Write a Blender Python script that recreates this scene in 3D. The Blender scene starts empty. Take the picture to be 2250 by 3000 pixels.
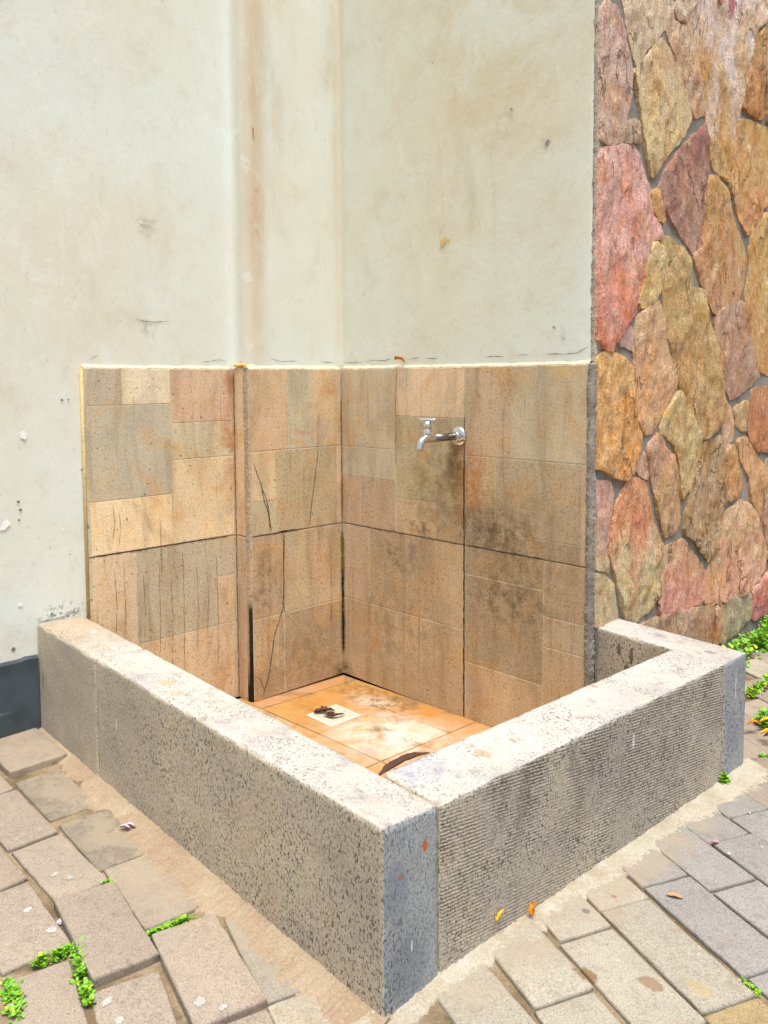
STONES=[
 ([(-0.012,2.189),(0.038,2.217),(0.093,2.221),(0.138,2.158),(0.173,2.064),(0.169,1.978),(0.145,1.908),(0.134,1.854),(0.047,1.834),(0.005,1.841),(-0.01,1.994)],(186,152,150),(182,148,128)),
 ([(0.152,1.906),(0.21,1.928),(0.232,1.873),(0.143,1.854)],(165,140,120),(165,140,120)),
 ([(0.123,2.262),(0.428,2.356),(0.444,2.312),(0.423,2.282),(0.366,2.242),(0.325,2.2),(0.27,2.161),(0.205,2.088),(0.164,2.155)],(205,178,160),(190,168,140)),
 ([(0.443,2.36),(0.581,2.403),(0.498,2.307),(0.46,2.296),(0.437,2.314)],(190,172,155),(180,160,140)),
 ([(0.353,2.204),(0.412,2.182),(0.49,2.132),(0.531,2.089),(0.566,2.017),(0.513,1.948),(0.409,1.868),(0.304,1.781),(0.266,1.859),(0.236,1.954),(0.214,2.015),(0.193,2.062),(0.271,2.125)],(190,165,125),(190,165,110)),
 ([(0.388,2.244),(0.446,2.278),(0.499,2.273),(0.565,2.223),(0.617,2.145),(0.662,2.06),(0.655,2.04),(0.581,2.024),(0.538,2.091),(0.489,2.143),(0.434,2.188)],(188,160,140),(185,145,110)),
 ([(0.605,2.41),(1.175,2.587),(1.138,2.506),(1.06,2.435),(1.024,2.364),(0.989,2.268),(0.938,2.144),(0.912,2.095),(0.898,1.998),(0.864,1.932),(0.85,1.851),(0.731,1.878),(0.693,1.958),(0.661,2.082),(0.599,2.178),(0.54,2.241),(0.506,2.296),(0.559,2.361)],(196,182,190),(184,140,60)),
 ([(1.043,2.378),(1.111,2.441),(1.127,2.351),(1.141,2.132),(1.079,2.119),(0.998,2.129),(0.948,2.139),(0.991,2.244),(1.025,2.345)],(175,140,85),(180,120,55)),
 ([(1.15,2.481),(1.374,2.622),(1.449,2.259),(1.339,2.139),(1.184,2.128),(1.153,2.275),(1.14,2.396)],(170,140,110),(176,140,90)),
 ([(0.914,2.068),(0.971,2.087),(1.081,2.094),(1.186,2.095),(1.254,2.066),(1.245,1.871),(1.102,1.745),(1.024,1.682),(0.941,1.745),(0.879,1.824),(0.883,1.924),(0.917,2.001)],(190,150,80),(190,128,70)),
 ([(0.616,1.973),(0.673,2.007),(0.696,1.902),(0.683,1.809),(0.662,1.708),(0.654,1.696),(0.65,1.601),(0.601,1.573),(0.535,1.61),(0.455,1.652),(0.393,1.704),(0.355,1.744),(0.382,1.797),(0.469,1.876)],(150,98,92),(166,124,112)),
 ([(-0.006,1.799),(0.193,1.849),(0.233,1.819),(0.277,1.742),(0.3,1.677),(0.352,1.628),(0.367,1.606),(0.317,1.586),(0.284,1.527),(0.265,1.48),(0.246,1.417),(0.226,1.381),(0.174,1.338),(0.117,1.285),(0.08,1.244),(0.049,1.247),(0.006,1.275),(-0.002,1.362),(0.0,1.522),(-0.002,1.62)],(206,150,150),(216,110,80)),
 ([(0.319,1.732),(0.348,1.743),(0.371,1.694),(0.387,1.65),(0.358,1.654),(0.321,1.687),(0.314,1.696)],(200,150,80),(200,150,80)),
 ([(0.332,1.574),(0.369,1.56),(0.379,1.472),(0.365,1.439),(0.323,1.405),(0.254,1.38),(0.247,1.393),(0.272,1.474),(0.298,1.535)],(190,165,110),(190,165,105)),
 ([(0.375,1.596),(0.426,1.602),(0.488,1.583),(0.561,1.554),(0.581,1.47),(0.598,1.452),(0.674,1.454),(0.704,1.363),(0.76,1.287),(0.81,1.196),(0.842,1.107),(0.838,1.01),(0.732,0.958),(0.688,0.948),(0.625,1.014),(0.565,1.073),(0.506,1.149),(0.464,1.223),(0.422,1.313),(0.396,1.413),(0.383,1.473)],(178,150,88),(172,132,72)),
 ([(0.707,1.843),(0.778,1.839),(0.853,1.804),(0.883,1.753),(0.924,1.698),(0.997,1.633),(1.02,1.586),(0.994,1.501),(0.967,1.458),(0.891,1.429),(0.765,1.382),(0.7,1.44),(0.646,1.494),(0.601,1.565),(0.659,1.594),(0.662,1.704),(0.677,1.748)],(184,142,70),(182,132,90)),
 ([(1.082,1.738),(1.206,1.784),(1.404,1.73),(1.461,1.445),(1.382,1.205),(1.269,1.168),(1.158,1.19),(1.098,1.297),(1.051,1.401),(1.017,1.461),(1.052,1.548),(1.048,1.622)],(190,152,80),(185,130,60)),
 ([(0.765,1.37),(0.901,1.421),(0.998,1.435),(1.043,1.358),(1.111,1.254),(1.17,1.168),(1.108,1.142),(1.007,1.105),(0.91,1.077),(0.869,1.127),(0.818,1.228),(0.777,1.319)],(172,135,115),(160,118,98)),
 ([(0.324,1.391),(0.36,1.4),(0.39,1.366),(0.415,1.295),(0.448,1.241),(0.49,1.157),(0.491,1.127),(0.409,1.058),(0.337,0.989),(0.301,0.983),(0.265,1.01),(0.236,1.07),(0.219,1.168),(0.216,1.271),(0.235,1.337)],(190,155,115),(196,140,88)),
 ([(0.162,1.304),(0.202,1.308),(0.21,1.244),(0.163,1.256),(0.131,1.259)],(185,145,145),(180,140,140)),
 ([(-0.005,1.2),(0.037,1.227),(0.087,1.228),(0.151,1.219),(0.205,1.185),(0.214,1.099),(0.244,1.028),(0.266,0.989),(0.247,0.937),(0.214,0.886),(0.174,0.855),(0.122,0.863),(0.083,0.879),(0.002,0.903),(-0.006,1.002),(-0.011,1.103)],(222,150,80),(214,142,50)),
 ([(0.507,1.108),(0.565,1.069),(0.618,0.991),(0.671,0.949),(0.664,0.899),(0.625,0.831),(0.585,0.788),(0.545,0.753),(0.528,0.793),(0.525,0.862),(0.482,0.941),(0.411,0.982),(0.396,0.99),(0.424,1.047)],(182,158,100),(176,148,95)),
 ([(0.382,0.978),(0.421,0.929),(0.484,0.888),(0.509,0.863),(0.52,0.786),(0.53,0.728),(0.525,0.671),(0.486,0.645),(0.432,0.634),(0.391,0.706),(0.359,0.784),(0.327,0.859),(0.311,0.915),(0.324,0.946)],(178,128,108),(172,135,85)),
 ([(0.698,0.928),(0.832,0.945),(0.854,0.878),(0.863,0.795),(0.882,0.71),(0.846,0.672),(0.83,0.612),(0.797,0.534),(0.744,0.509),(0.635,0.598),(0.567,0.635),(0.587,0.741),(0.634,0.815),(0.674,0.878)],(160,128,85),(158,128,92)),
 ([(1.099,1.108),(1.184,1.111),(1.318,1.123),(1.359,0.862),(1.156,0.875),(1.067,0.954),(1.083,1.035),(1.084,1.018)],(178,112,62),(170,105,50)),
 ([(0.951,1.043),(1.071,1.065),(1.066,0.963),(1.035,0.964),(0.974,0.98),(0.964,0.98)],(182,150,105),(180,145,100)),
 ([(0.863,1.07),(0.912,1.044),(0.945,0.981),(0.937,0.939),(0.881,0.897),(0.855,0.948),(0.85,1.001),(0.857,1.005)],(196,150,125),(186,150,115)),
 ([(0.882,0.884),(0.929,0.906),(0.97,0.87),(1.015,0.79),(1.038,0.736),(0.93,0.705),(0.891,0.717),(0.876,0.81)],(188,140,80),(178,125,65)),
 ([(0.977,0.925),(1.058,0.924),(1.157,0.857),(1.215,0.809),(1.216,0.607),(1.171,0.625),(1.113,0.703),(1.098,0.774),(1.011,0.855)],(196,148,95),(180,130,80)),
 ([(1.02,0.691),(1.105,0.66),(1.196,0.587),(1.246,0.489),(1.252,0.397),(1.167,0.343),(1.072,0.329),(0.921,0.328),(0.742,0.358),(0.732,0.368),(0.755,0.458),(0.816,0.519),(0.866,0.649)],(188,150,110),(196,138,110)),
 ([(0.222,0.847),(0.299,0.822),(0.323,0.762),(0.347,0.701),(0.394,0.632),(0.433,0.588),(0.428,0.514),(0.4,0.462),(0.334,0.419),(0.256,0.398),(0.207,0.397),(0.18,0.417),(0.158,0.489),(0.123,0.566),(0.089,0.64),(0.106,0.706),(0.124,0.773),(0.175,0.827)],(198,125,80),(176,162,122)),
 ([(0.015,0.852),(0.09,0.845),(0.104,0.806),(0.086,0.76),(0.082,0.658),(0.07,0.626),(0.09,0.578),(0.002,0.603),(-0.007,0.771)],(180,130,130),(165,142,115)),
 ([(0.009,0.578),(0.059,0.573),(0.104,0.531),(0.14,0.426),(0.081,0.417),(0.006,0.433)],(170,160,125),(176,152,120)),
 ([(0.441,0.595),(0.568,0.603),(0.62,0.56),(0.709,0.49),(0.737,0.461),(0.715,0.367),(0.611,0.368),(0.481,0.366),(0.403,0.379),(0.392,0.456),(0.435,0.531)],(186,140,105),(196,128,110)),
 ([(0.343,0.372),(0.505,0.358),(0.646,0.349),(0.807,0.333),(0.797,0.159),(0.569,0.17),(0.261,0.251),(0.243,0.364)],(160,128,100),(160,112,85)),
 ([(0.826,0.329),(0.878,0.319),(0.86,0.208),(0.825,0.161)],(182,132,90),(182,132,90)),
 ([(0.907,0.32),(1.073,0.316),(1.136,0.322),(1.13,0.238),(1.028,0.188),(0.866,0.177)],(150,138,112),(140,130,105)),
 ([(1.157,0.323),(1.322,0.371),(1.464,0.386),(1.502,0.21),(1.153,0.21)],(196,128,125),(176,90,100)),
 ([(0.235,0.877),(0.275,0.921),(0.301,0.897),(0.313,0.846),(0.285,0.845)],(182,145,130),(176,140,120)),
 ([(1.247,0.829),(1.408,0.841),(1.459,0.458),(1.343,0.41),(1.272,0.44),(1.257,0.579)],(176,140,100),(160,125,95)),
]
CAM=dict(C=(2.40607, -2.07973, 1.15663),r=(0.692262, 0.721625, -0.005544),u=(-0.044947, 0.050782, 0.997698),fw=(-0.720246, 0.690419, -0.067589),f=1771.6286890883134,cx=829.1779405543277,cy=940.0870153866108)
SUNEL,SUNAZ,SUNE,SUNANG,SKYS,EXPO = 70.,-32.,2.8,30.,.13,0.40
import bpy, bmesh, math, random
from mathutils import Vector, Matrix, noise
from mathutils.geometry import delaunay_2d_cdt
random.seed(11)
SC = bpy.context.scene
COL = SC.collection
D_, W_, A_ = .085, 1.0975, .434         # pilaster projection, tap wall width, pilaster depth
TT = 1.2                                 # top of the tiles

def lin(c, k=1.0):
    return tuple(min(1., (((v/255.)/12.92) if v/255. <= .04045 else (((v/255.)+.055)/1.055)**2.4)*k) for v in c)
def nz(x, y, z, s=1., seed=0.):
    return noise.noise(Vector((x*s+seed, y*s-seed*.7, z*s+seed*.3)))

# ------------------------------------------------------------------ node helper
class NT:
    def __init__(self, name):
        self.m = bpy.data.materials.new(name); self.m.use_nodes = True
        self.t = self.m.node_tree; self.t.nodes.clear()
        self.out = self.n('ShaderNodeOutputMaterial'); self.b = self.n('ShaderNodeBsdfPrincipled')
        self.l(self.b.outputs[0], self.out.inputs[0])
        self.tc = self.n('ShaderNodeTexCoord')
    def n(self, k): return self.t.nodes.new(k)
    def l(self, a, b): self.t.links.new(a, b)
    def put(self, s, v):
        if isinstance(v, bpy.types.NodeSocket): self.l(v, s)
        elif isinstance(v, tuple) and s.type == 'RGBA' and len(v) == 3: s.default_value = (*v, 1)
        else: s.default_value = v
    def obj(self): return self.tc.outputs['Object']
    def mapv(self, scale=(1,1,1), rot=(0,0,0), loc=(0,0,0), v=None):
        m = self.n('ShaderNodeMapping'); self.l(v or self.obj(), m.inputs[0])
        m.inputs[1].default_value = loc; m.inputs[2].default_value = rot; m.inputs[3].default_value = scale
        return m.outputs[0]
    def noise(self, sc, det=4, ro=.55, v=None, dist=0.):
        n = self.n('ShaderNodeTexNoise'); self.l(v or self.obj(), n.inputs['Vector'])
        n.inputs['Scale'].default_value = sc; n.inputs['Detail'].default_value = det
        n.inputs['Roughness'].default_value = ro; n.inputs['Distortion'].default_value = dist
        return n.outputs['Fac']
    def voro(self, sc, v=None, feat='F1'):
        n = self.n('ShaderNodeTexVoronoi'); self.l(v or self.obj(), n.inputs['Vector']); n.feature = feat
        n.inputs['Scale'].default_value = sc; return n.outputs['Distance']
    def ramp(self, f, a, b, lo=0., hi=1.):
        n = self.n('ShaderNodeMapRange'); n.interpolation_type = 'SMOOTHSTEP'
        self.put(n.inputs[0], f); n.inputs[1].default_value = a; n.inputs[2].default_value = b
        n.inputs[3].default_value = lo; n.inputs[4].default_value = hi; return n.outputs[0]
    def math(self, op, a, b=0.):
        n = self.n('ShaderNodeMath'); n.operation = op; self.put(n.inputs[0], a); self.put(n.inputs[1], b); return n.outputs[0]
    def mix(self, f, a, b, mode='MIX'):
        n = self.n('ShaderNodeMix'); n.data_type = 'RGBA'; n.blend_type = mode
        self.put(n.inputs[0], f); self.put(n.inputs[6], a); self.put(n.inputs[7], b); return n.outputs[2]
    def attr(self, name='tint'):
        n = self.n('ShaderNodeAttribute'); n.attribute_name = name; return n
    def blob(self, c, r):
        "1 at c, 0 at the ellipsoid of radii r"
        a = self.n('ShaderNodeVectorMath'); a.operation = 'SUBTRACT'; self.l(self.obj(), a.inputs[0]); a.inputs[1].default_value = c
        b = self.n('ShaderNodeVectorMath'); b.operation = 'MULTIPLY'; self.l(a.outputs[0], b.inputs[0]); b.inputs[1].default_value = tuple(1/x for x in r)
        d = self.n('ShaderNodeVectorMath'); d.operation = 'LENGTH'; self.l(b.outputs[0], d.inputs[0])
        return self.ramp(d.outputs['Value'], 0., 1., 1., 0.)
    def done(self, col, rough=.8, h=None, bump=.3, dist=.002, spec=.3, metal=0.):
        self.put(self.b.inputs['Base Color'], col); self.put(self.b.inputs['Roughness'], rough)
        self.b.inputs['Specular IOR Level'].default_value = spec; self.b.inputs['Metallic'].default_value = metal
        if h is not None:
            bn = self.n('ShaderNodeBump'); self.put(bn.inputs['Height'], h)
            bn.inputs['Strength'].default_value = bump; bn.inputs['Distance'].default_value = dist
            self.l(bn.outputs[0], self.b.inputs['Normal'])
        return self.m

# ------------------------------------------------------------------ materials
def mat_plaster():
    k = NT('painted_plaster')
    n1 = k.noise(1.3, 5, .6); n2 = k.noise(7, 5, .65); n3 = k.noise(60, 3, .6)
    c = k.mix(k.ramp(n1, .35, .7), lin((220,227,219)), lin((219,216,199)))
    c = k.mix(k.ramp(n2, .5, .8, 0, .45), c, lin((205,192,165)))
    c = k.mix(k.ramp(k.noise(14, 4, .7, k.mapv((1,1,.35))), .6, .8, 0, .35), c, lin((190,178,155)))
    # rain-washed brown streaks down the pilaster and a few smudges
    st = k.noise(9, 6, .7, k.mapv((1,1,.22)))
    for cc, rr, lo, hi, colr, amt in [
        ((-.02,-.385,2.15),(.10,.075,.60), .36,.66,(160,118,70),.62), ((-.02,-.375,1.72),(.08,.06,.30), .38,.62,(165,118,66),.75), 
        ((-.01,-.02,2.3),(.07,.07,.8), .42,.7,(175,146,100),.4), ((-.01,-.30,2.2),(.06,.14,1.1), .4,.8,(190,165,120),.55),
        ((.55,.01,1.75),(.5,.08,.5), .5,.75,(190,170,130),.5), ((-.1,-.9,1.5),(.1,.5,.4), .5,.75,(200,185,150),.45)]:
        c = k.mix(k.math('MULTIPLY', k.blob(cc, rr), k.ramp(st, lo, hi, 0, amt)), c, lin(colr))
    c = k.mix(k.math('MULTIPLY', k.blob((-.022,-.385,1.9),(.085,.075,3.4)), k.ramp(k.noise(5,5,.7,k.mapv((1,1,.3),loc=(4,4,4))), .25, .6, .3, .8)), c, lin((205,186,154)))
    c = k.mix(k.math('MULTIPLY', k.blob((-.012,.012,2.2),(.045,.045,3.)), .3), c, lin((190,166,120)))
    c = k.mix(k.math('MULTIPLY', k.blob((.8,.0,2.3),(.75,.1,1.4)), k.ramp(k.noise(3.2,6,.72,k.mapv(loc=(1,5,2)),.6), .42, .68, 0, .7)), c, lin((206,190,150)))
    c = k.mix(k.math('MULTIPLY', k.blob((.5,.0,1.9),(1.0,.06,2.4)), .75), c, k.mix(1., c, (.99,.945,.85), 'MULTIPLY'))
    bl = k.noise(5.5, 9, .78, k.mapv((1,1,.7),loc=(2,6,1)), .8); c = k.mix(k.ramp(bl, .53, .64, 0, .20), c, lin((196,184,156))); c = k.mix(k.ramp(bl, .44, .38, 0, .35), c, lin((228,232,226)))
    fs = k.noise(38, 6, .8, k.mapv((1,1,.45))); c = k.mix(k.ramp(fs, .60, .70, 0, .35), c, lin((168,156,130)))
    mt = k.noise(170,3,.7); c = k.mix(k.ramp(mt,.5,.72,0,.16), c, lin((176,168,150)))
    sm = k.noise(24, 5, .7)
    for cc, rr in [((-.1,-.755,1.342),(.05,.045,.055)), ((-.1,-.75,1.66),(.05,.05,.06)), ((.78,.01,1.95),(.06,.05,.06)), ((.93,.01,1.86),(.03,.05,.03)), ((1.0,.01,1.29),(.015,.05,.04))]:
        c = k.mix(k.math('MULTIPLY', k.blob(cc, rr), k.ramp(sm, .40, .7, 0, .7)), c, lin((130,122,112)))
    # rust and mould
    c = k.mix(k.math('MULTIPLY', k.blob((-.02,-.375,1.75),(.06,.04,.14)), k.ramp(k.noise(40,4,.7), .50, .66, 0, .7)), c, lin((170,105,45)))
    mo = k.math('MULTIPLY', k.blob((-.1,-1.075,.435),(.1,.12,.055)), k.ramp(k.noise(55,5,.75), .50, .60))
    c = k.mix(k.math('MULTIPLY', mo, .9), c, lin((62,60,54)))
    spots = k.ramp(k.noise(95, 2, .5), .72, .78, 0, .5)
    c = k.mix(spots, c, lin((150,140,122)))
    h = k.math('ADD', k.math('MULTIPLY', n3, .7), k.math('ADD', k.math('MULTIPLY', k.noise(16, 5, .6, k.mapv((1,1,.5),rot=(.3,.3,0))), 1.8), k.math('MULTIPLY', k.noise(4,3,.5), 2.)))
    return k.done(c, .75, h, .3, .003, .25)

def mat_tile():
    k = NT('ceramic_tile')
    a = k.attr(); base = a.outputs['Color']; gr = a.outputs['Alpha']
    hs = k.n('ShaderNodeHueSaturation'); k.l(base, hs.inputs['Color']); hs.inputs['Saturation'].default_value = .65; base = k.mix(1., hs.outputs[0], (.97,1.,.88), 'MULTIPLY')
    nA = k.noise(9, 5, .65, dist=.5); nB = k.noise(45, 4, .65); nF = k.noise(210, 2, .6)
    c = k.mix(k.ramp(nA, .40, .66, 0, .4), base, k.mix(1., base, (1.0,.86,.68), 'MULTIPLY'))
    c = k.mix(k.ramp(k.noise(6, 5, .7, k.mapv((1,1,1), loc=(3,7,2)), 1.), .5, .68, 0, .55), c, lin((214,166,104), 1.))
    c = k.mix(k.ramp(k.noise(5, 5, .7, k.mapv((1,1,1), loc=(13,1,5)), .6), .52, .68, 0, .45), c, lin((184,172,156), .95))
    vb = k.noise(11, 4, .7, k.mapv((1,1,.22), loc=(1,6,3)), .4)
    c = k.mix(k.ramp(vb, .46, .66, 0, .65), c, k.mix(1., c, (.70,.66,.60), 'MULTIPLY')); c = k.mix(k.ramp(vb, .46, .30, 0, .4), c, k.mix(1., c, (1.2,1.19,1.17), 'MULTIPLY'))
    c = k.mix(k.ramp(k.noise(30,5,.75,None,.6), .54,.70,0,.4), c, k.mix(1., c, (.72,.68,.62), 'MULTIPLY'))
    c = k.mix(k.ramp(nF, .52, .66, 0, .42), c, k.mix(1., c, (.38,.34,.30), 'MULTIPLY'))
    c = k.mix(k.ramp(nF, .46, .34, 0, .25), c, k.mix(1., c, (1.35,1.33,1.3), 'MULTIPLY'))
    # water runs: thin dark vertical streaks
    sk = k.noise(55, 3, .6, k.mapv((1,1,.03)))
    c = k.mix(k.math('MULTIPLY', k.ramp(sk, .60, .70, 0, .45), k.ramp(nA, .35, .6, .2, 1.)), c, lin((95,72,48)))
    # grime film and soot specks, mostly in the splash zone round the tap
    soot = k.math('MULTIPLY', gr, k.ramp(k.noise(120, 4, .75), .52, .62))
    film = k.math('MULTIPLY', gr, k.ramp(k.noise(5, 5, .65), .36, .70, .04, .62))
    c = k.mix(film, c, lin((158,130,94), 1.)); c = k.mix(k.math('MULTIPLY', soot, .8), c, lin((52,42,32)))
    dots = k.ramp(k.noise(85, 1, .4), .735, .765, 0, .75)
    c = k.mix(dots, c, lin((60,48,36)))
    rn = k.noise(22, 6, .75)
    for cc, rr, lo, hi, col, amt in [((.665,0,.83),(.07,.03,.19),.36,.6,(182,104,42),.8), ((.60,0,.80),(.07,.03,.24),.3,.6,(150,98,40),.8),
        ((.58,0,.87),(.06,.03,.12),.3,.6,(95,70,38),.85), ((.50,0,.80),(.20,.03,.26),.38,.62,(122,104,72),.7), ((.72,0,.68),(.26,.03,.16),.36,.6,(112,90,62),.5), ((-.085,-.455,.95),(.03,.045,.30),.36,.62,(168,98,42),.8), ((-.085,-.45,1.15),(.03,.03,.09),.3,.55,(160,92,45),.7),
        ((0,-.07,1.12),(.02,.07,.06),.36,.6,(190,120,50),.7), ((0,-.2,.95),(.02,.1,.05),.42,.62,(196,120,55),.6),
        ((1.0,0,1.18),(.07,.03,.03),.3,.6,(214,186,110),.8), ((.76,0,.66),(.22,.03,.10),.46,.6,(58,46,34),.65), ((.42,0,.64),(.12,.03,.05),.46,.6,(60,44,32),.7),
        ((.30,0,.52),(.2,.03,.12),.46,.62,(96,80,62),.7), ((0,-.37,.42),(.02,.09,.22),.44,.64,(96,68,40),.6), ((.8,0,.45),(.25,.03,.12),.46,.62,(70,54,36),.6), ((.85,0,.55),(.30,.03,.45),.36,.66,(122,100,70),.7), ((.3,0,.25),(.4,.03,.3),.38,.66,(132,108,76),.55), ((0,-.2,.12),(.03,.3,.22),.36,.64,(118,98,66),.6)]:
        c = k.mix(k.math('MULTIPLY', k.blob(cc, rr), k.ramp(rn, lo, hi, 0, amt)), c, lin(col))
    # algae creeping up the inner corners
    al = k.math('MULTIPLY', k.math('MAXIMUM', k.blob((0,0,.28),(.02,.02,.40)), k.blob((.0,.0,.02),(.08,.08,.05))), k.ramp(rn, .35, .6))
    c = k.mix(al, c, lin((58,62,26)))
    h = k.math('ADD', k.math('MULTIPLY', nF, .35), k.math('MULTIPLY', nB, .7))
    return k.done(c, k.ramp(nA, .3, .7, .5, .72), h, .3, .0015, .35)

def mat_granite(name, ribbed=False, tintc=(1,1,1), smooth_left=False, lit_worn=False, stains=()):
    k = NT(name)
    v = k.mapv((1,1.0,.62), rot=(math.radians(38),math.radians(-32),0))
    f1 = k.noise(190, 3, .62, v, .5); f2 = k.noise(380, 2, .6, v); big = k.noise(3.2, 5, .6)
    cA, cB, cC = ((214,209,198),(186,182,175),(208,194,168)) if lit_worn else ((198,185,162),(171,162,147),(198,182,152))  # weathered slab tops: granite also paled, strong overhead light painted into the colour
    c = k.mix(k.ramp(big, .34, .68), lin(cA, .95 if lit_worn else 1.05), lin(cB, .95 if lit_worn else 1.05))
    c = k.mix(k.ramp(k.noise(11, 4, .6), .5, .72, 0, .5), c, lin(cC))
    c = k.mix(k.ramp(f2, .42, .64, 0, .7), c, lin((186,176,166) if lit_worn else (136,128,118)))
    fl = k.ramp(f1, .545, .60); fl = k.math('MULTIPLY', fl, k.ramp(k.noise(7,4,.65,k.mapv(loc=(2,4,4))), .34, .56, .35, 1.))
    sx = k.n('ShaderNodeSeparateXYZ'); k.l(k.obj(), sx.inputs[0])
    if smooth_left:                    # dusty, less flecked towards the wall
        dn = k.math('ADD', sx.outputs[0], k.math('MULTIPLY', k.noise(6,4,.6), .35))
        fl = k.math('MULTIPLY', fl, k.ramp(dn, .38, .85, .18, 1.))
    if lit_worn:
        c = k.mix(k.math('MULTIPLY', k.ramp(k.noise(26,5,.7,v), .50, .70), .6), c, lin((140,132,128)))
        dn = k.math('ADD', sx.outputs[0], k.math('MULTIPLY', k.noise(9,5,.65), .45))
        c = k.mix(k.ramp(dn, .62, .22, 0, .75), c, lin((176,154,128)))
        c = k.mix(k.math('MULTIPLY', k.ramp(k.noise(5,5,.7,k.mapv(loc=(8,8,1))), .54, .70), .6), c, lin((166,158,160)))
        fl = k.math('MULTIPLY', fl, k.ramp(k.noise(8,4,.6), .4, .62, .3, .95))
    c = k.mix(k.math('MULTIPLY', fl, .82), c, lin((70,66,62)))
    c = k.mix(k.ramp(k.noise(2.4, 6, .7, k.mapv(loc=(4,2,9)), 1.2), .58, .74, 0, .4), c, lin((196,156,108)))
    h = k.math('ADD', k.math('MULTIPLY', f1, -.8), k.math('MULTIPLY', k.noise(60,4,.6), 1.))
    if ribbed:
        g = k.n('ShaderNodeTexWave'); g.wave_type = 'BANDS'; g.bands_direction = 'Z'; g.wave_profile = 'SIN'
        k.l(k.mapv((1,1,1), rot=(math.radians(7),0,0)), g.inputs[0])
        g.inputs['Scale'].default_value = 46.; g.inputs['Distortion'].default_value = 3.2; g.inputs['Detail'].default_value = 4; g.inputs['Detail Scale'].default_value = 2.2; g.inputs['Detail Roughness'].default_value = .65
        wv = g.outputs['Fac']; wear = k.math('MULTIPLY', k.ramp(k.noise(9,6,.7), .38, .62, .05, 1.), k.ramp(sx.outputs[2], .10, .30, .45, 1.))
        gm = k.math('MULTIPLY', k.ramp(wv, .40, .05, 0, 1.), wear)
        c = k.mix(k.math('MULTIPLY', gm, .66), c, lin((74,66,62)))
        h = k.math('ADD', k.math('MULTIPLY', h, .9), k.math('MULTIPLY', k.math('MULTIPLY', wv, wear), 1.5))
        c = k.mix(k.math('MULTIPLY', k.ramp(k.noise(7,5,.7,k.mapv((1,1,.3))), .54,.72), .5), c, lin((96,90,86)))
        c = k.mix(k.math('MULTIPLY', k.ramp(k.noise(6,5,.7,k.mapv((1,1,.4),loc=(2,2,2))), .56,.72), .4), c, lin((170,150,112)))
    if tintc != (1,1,1): c = k.mix(1., c, tintc, 'MULTIPLY')
    rn = k.noise(55, 5, .7)
    for cc, rr, col, amt in stains: c = k.mix(k.math('MULTIPLY', k.ramp(k.math('ADD', k.blob(cc, rr), k.math('MULTIPLY', k.math('SUBTRACT', rn, .5), 1.5)), .25, .5), amt), c, lin(col))
    return k.done(c, .78, h, .5 if ribbed else .35, .0032 if ribbed else .0022, .3)

def mat_attr(name, mott=.4, speck=.35, rough=.85, sc=30., bump=.4, dist=.002, dark=(.5,.46,.42), fine=220):
    k = NT(name); base = k.attr().outputs['Color']
    n1 = k.noise(sc, 6, .65); n2 = k.noise(fine, 2, .6); n3 = k.noise(sc*.3, 4, .6, dist=.6)
    c = k.mix(k.ramp(n3, .4, .65, 0, mott), base, k.mix(1., base, (1.22,1.18,1.12), 'MULTIPLY'))
    c = k.mix(k.ramp(n1, .5, .72, 0, mott), c, k.mix(1., c, dark, 'MULTIPLY'))
    c = k.mix(k.ramp(n2, .54, .66, 0, speck), c, k.mix(1., c, (.42,.4,.38), 'MULTIPLY'))
    c = k.mix(k.ramp(n2, .46, .34, 0, speck*.8), c, k.mix(1., c, (1.4,1.38,1.35), 'MULTIPLY'))
    h = k.math('ADD', n1, k.math('MULTIPLY', n2, .5))
    return k.done(c, rough, h, bump, dist, .25)

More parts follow.
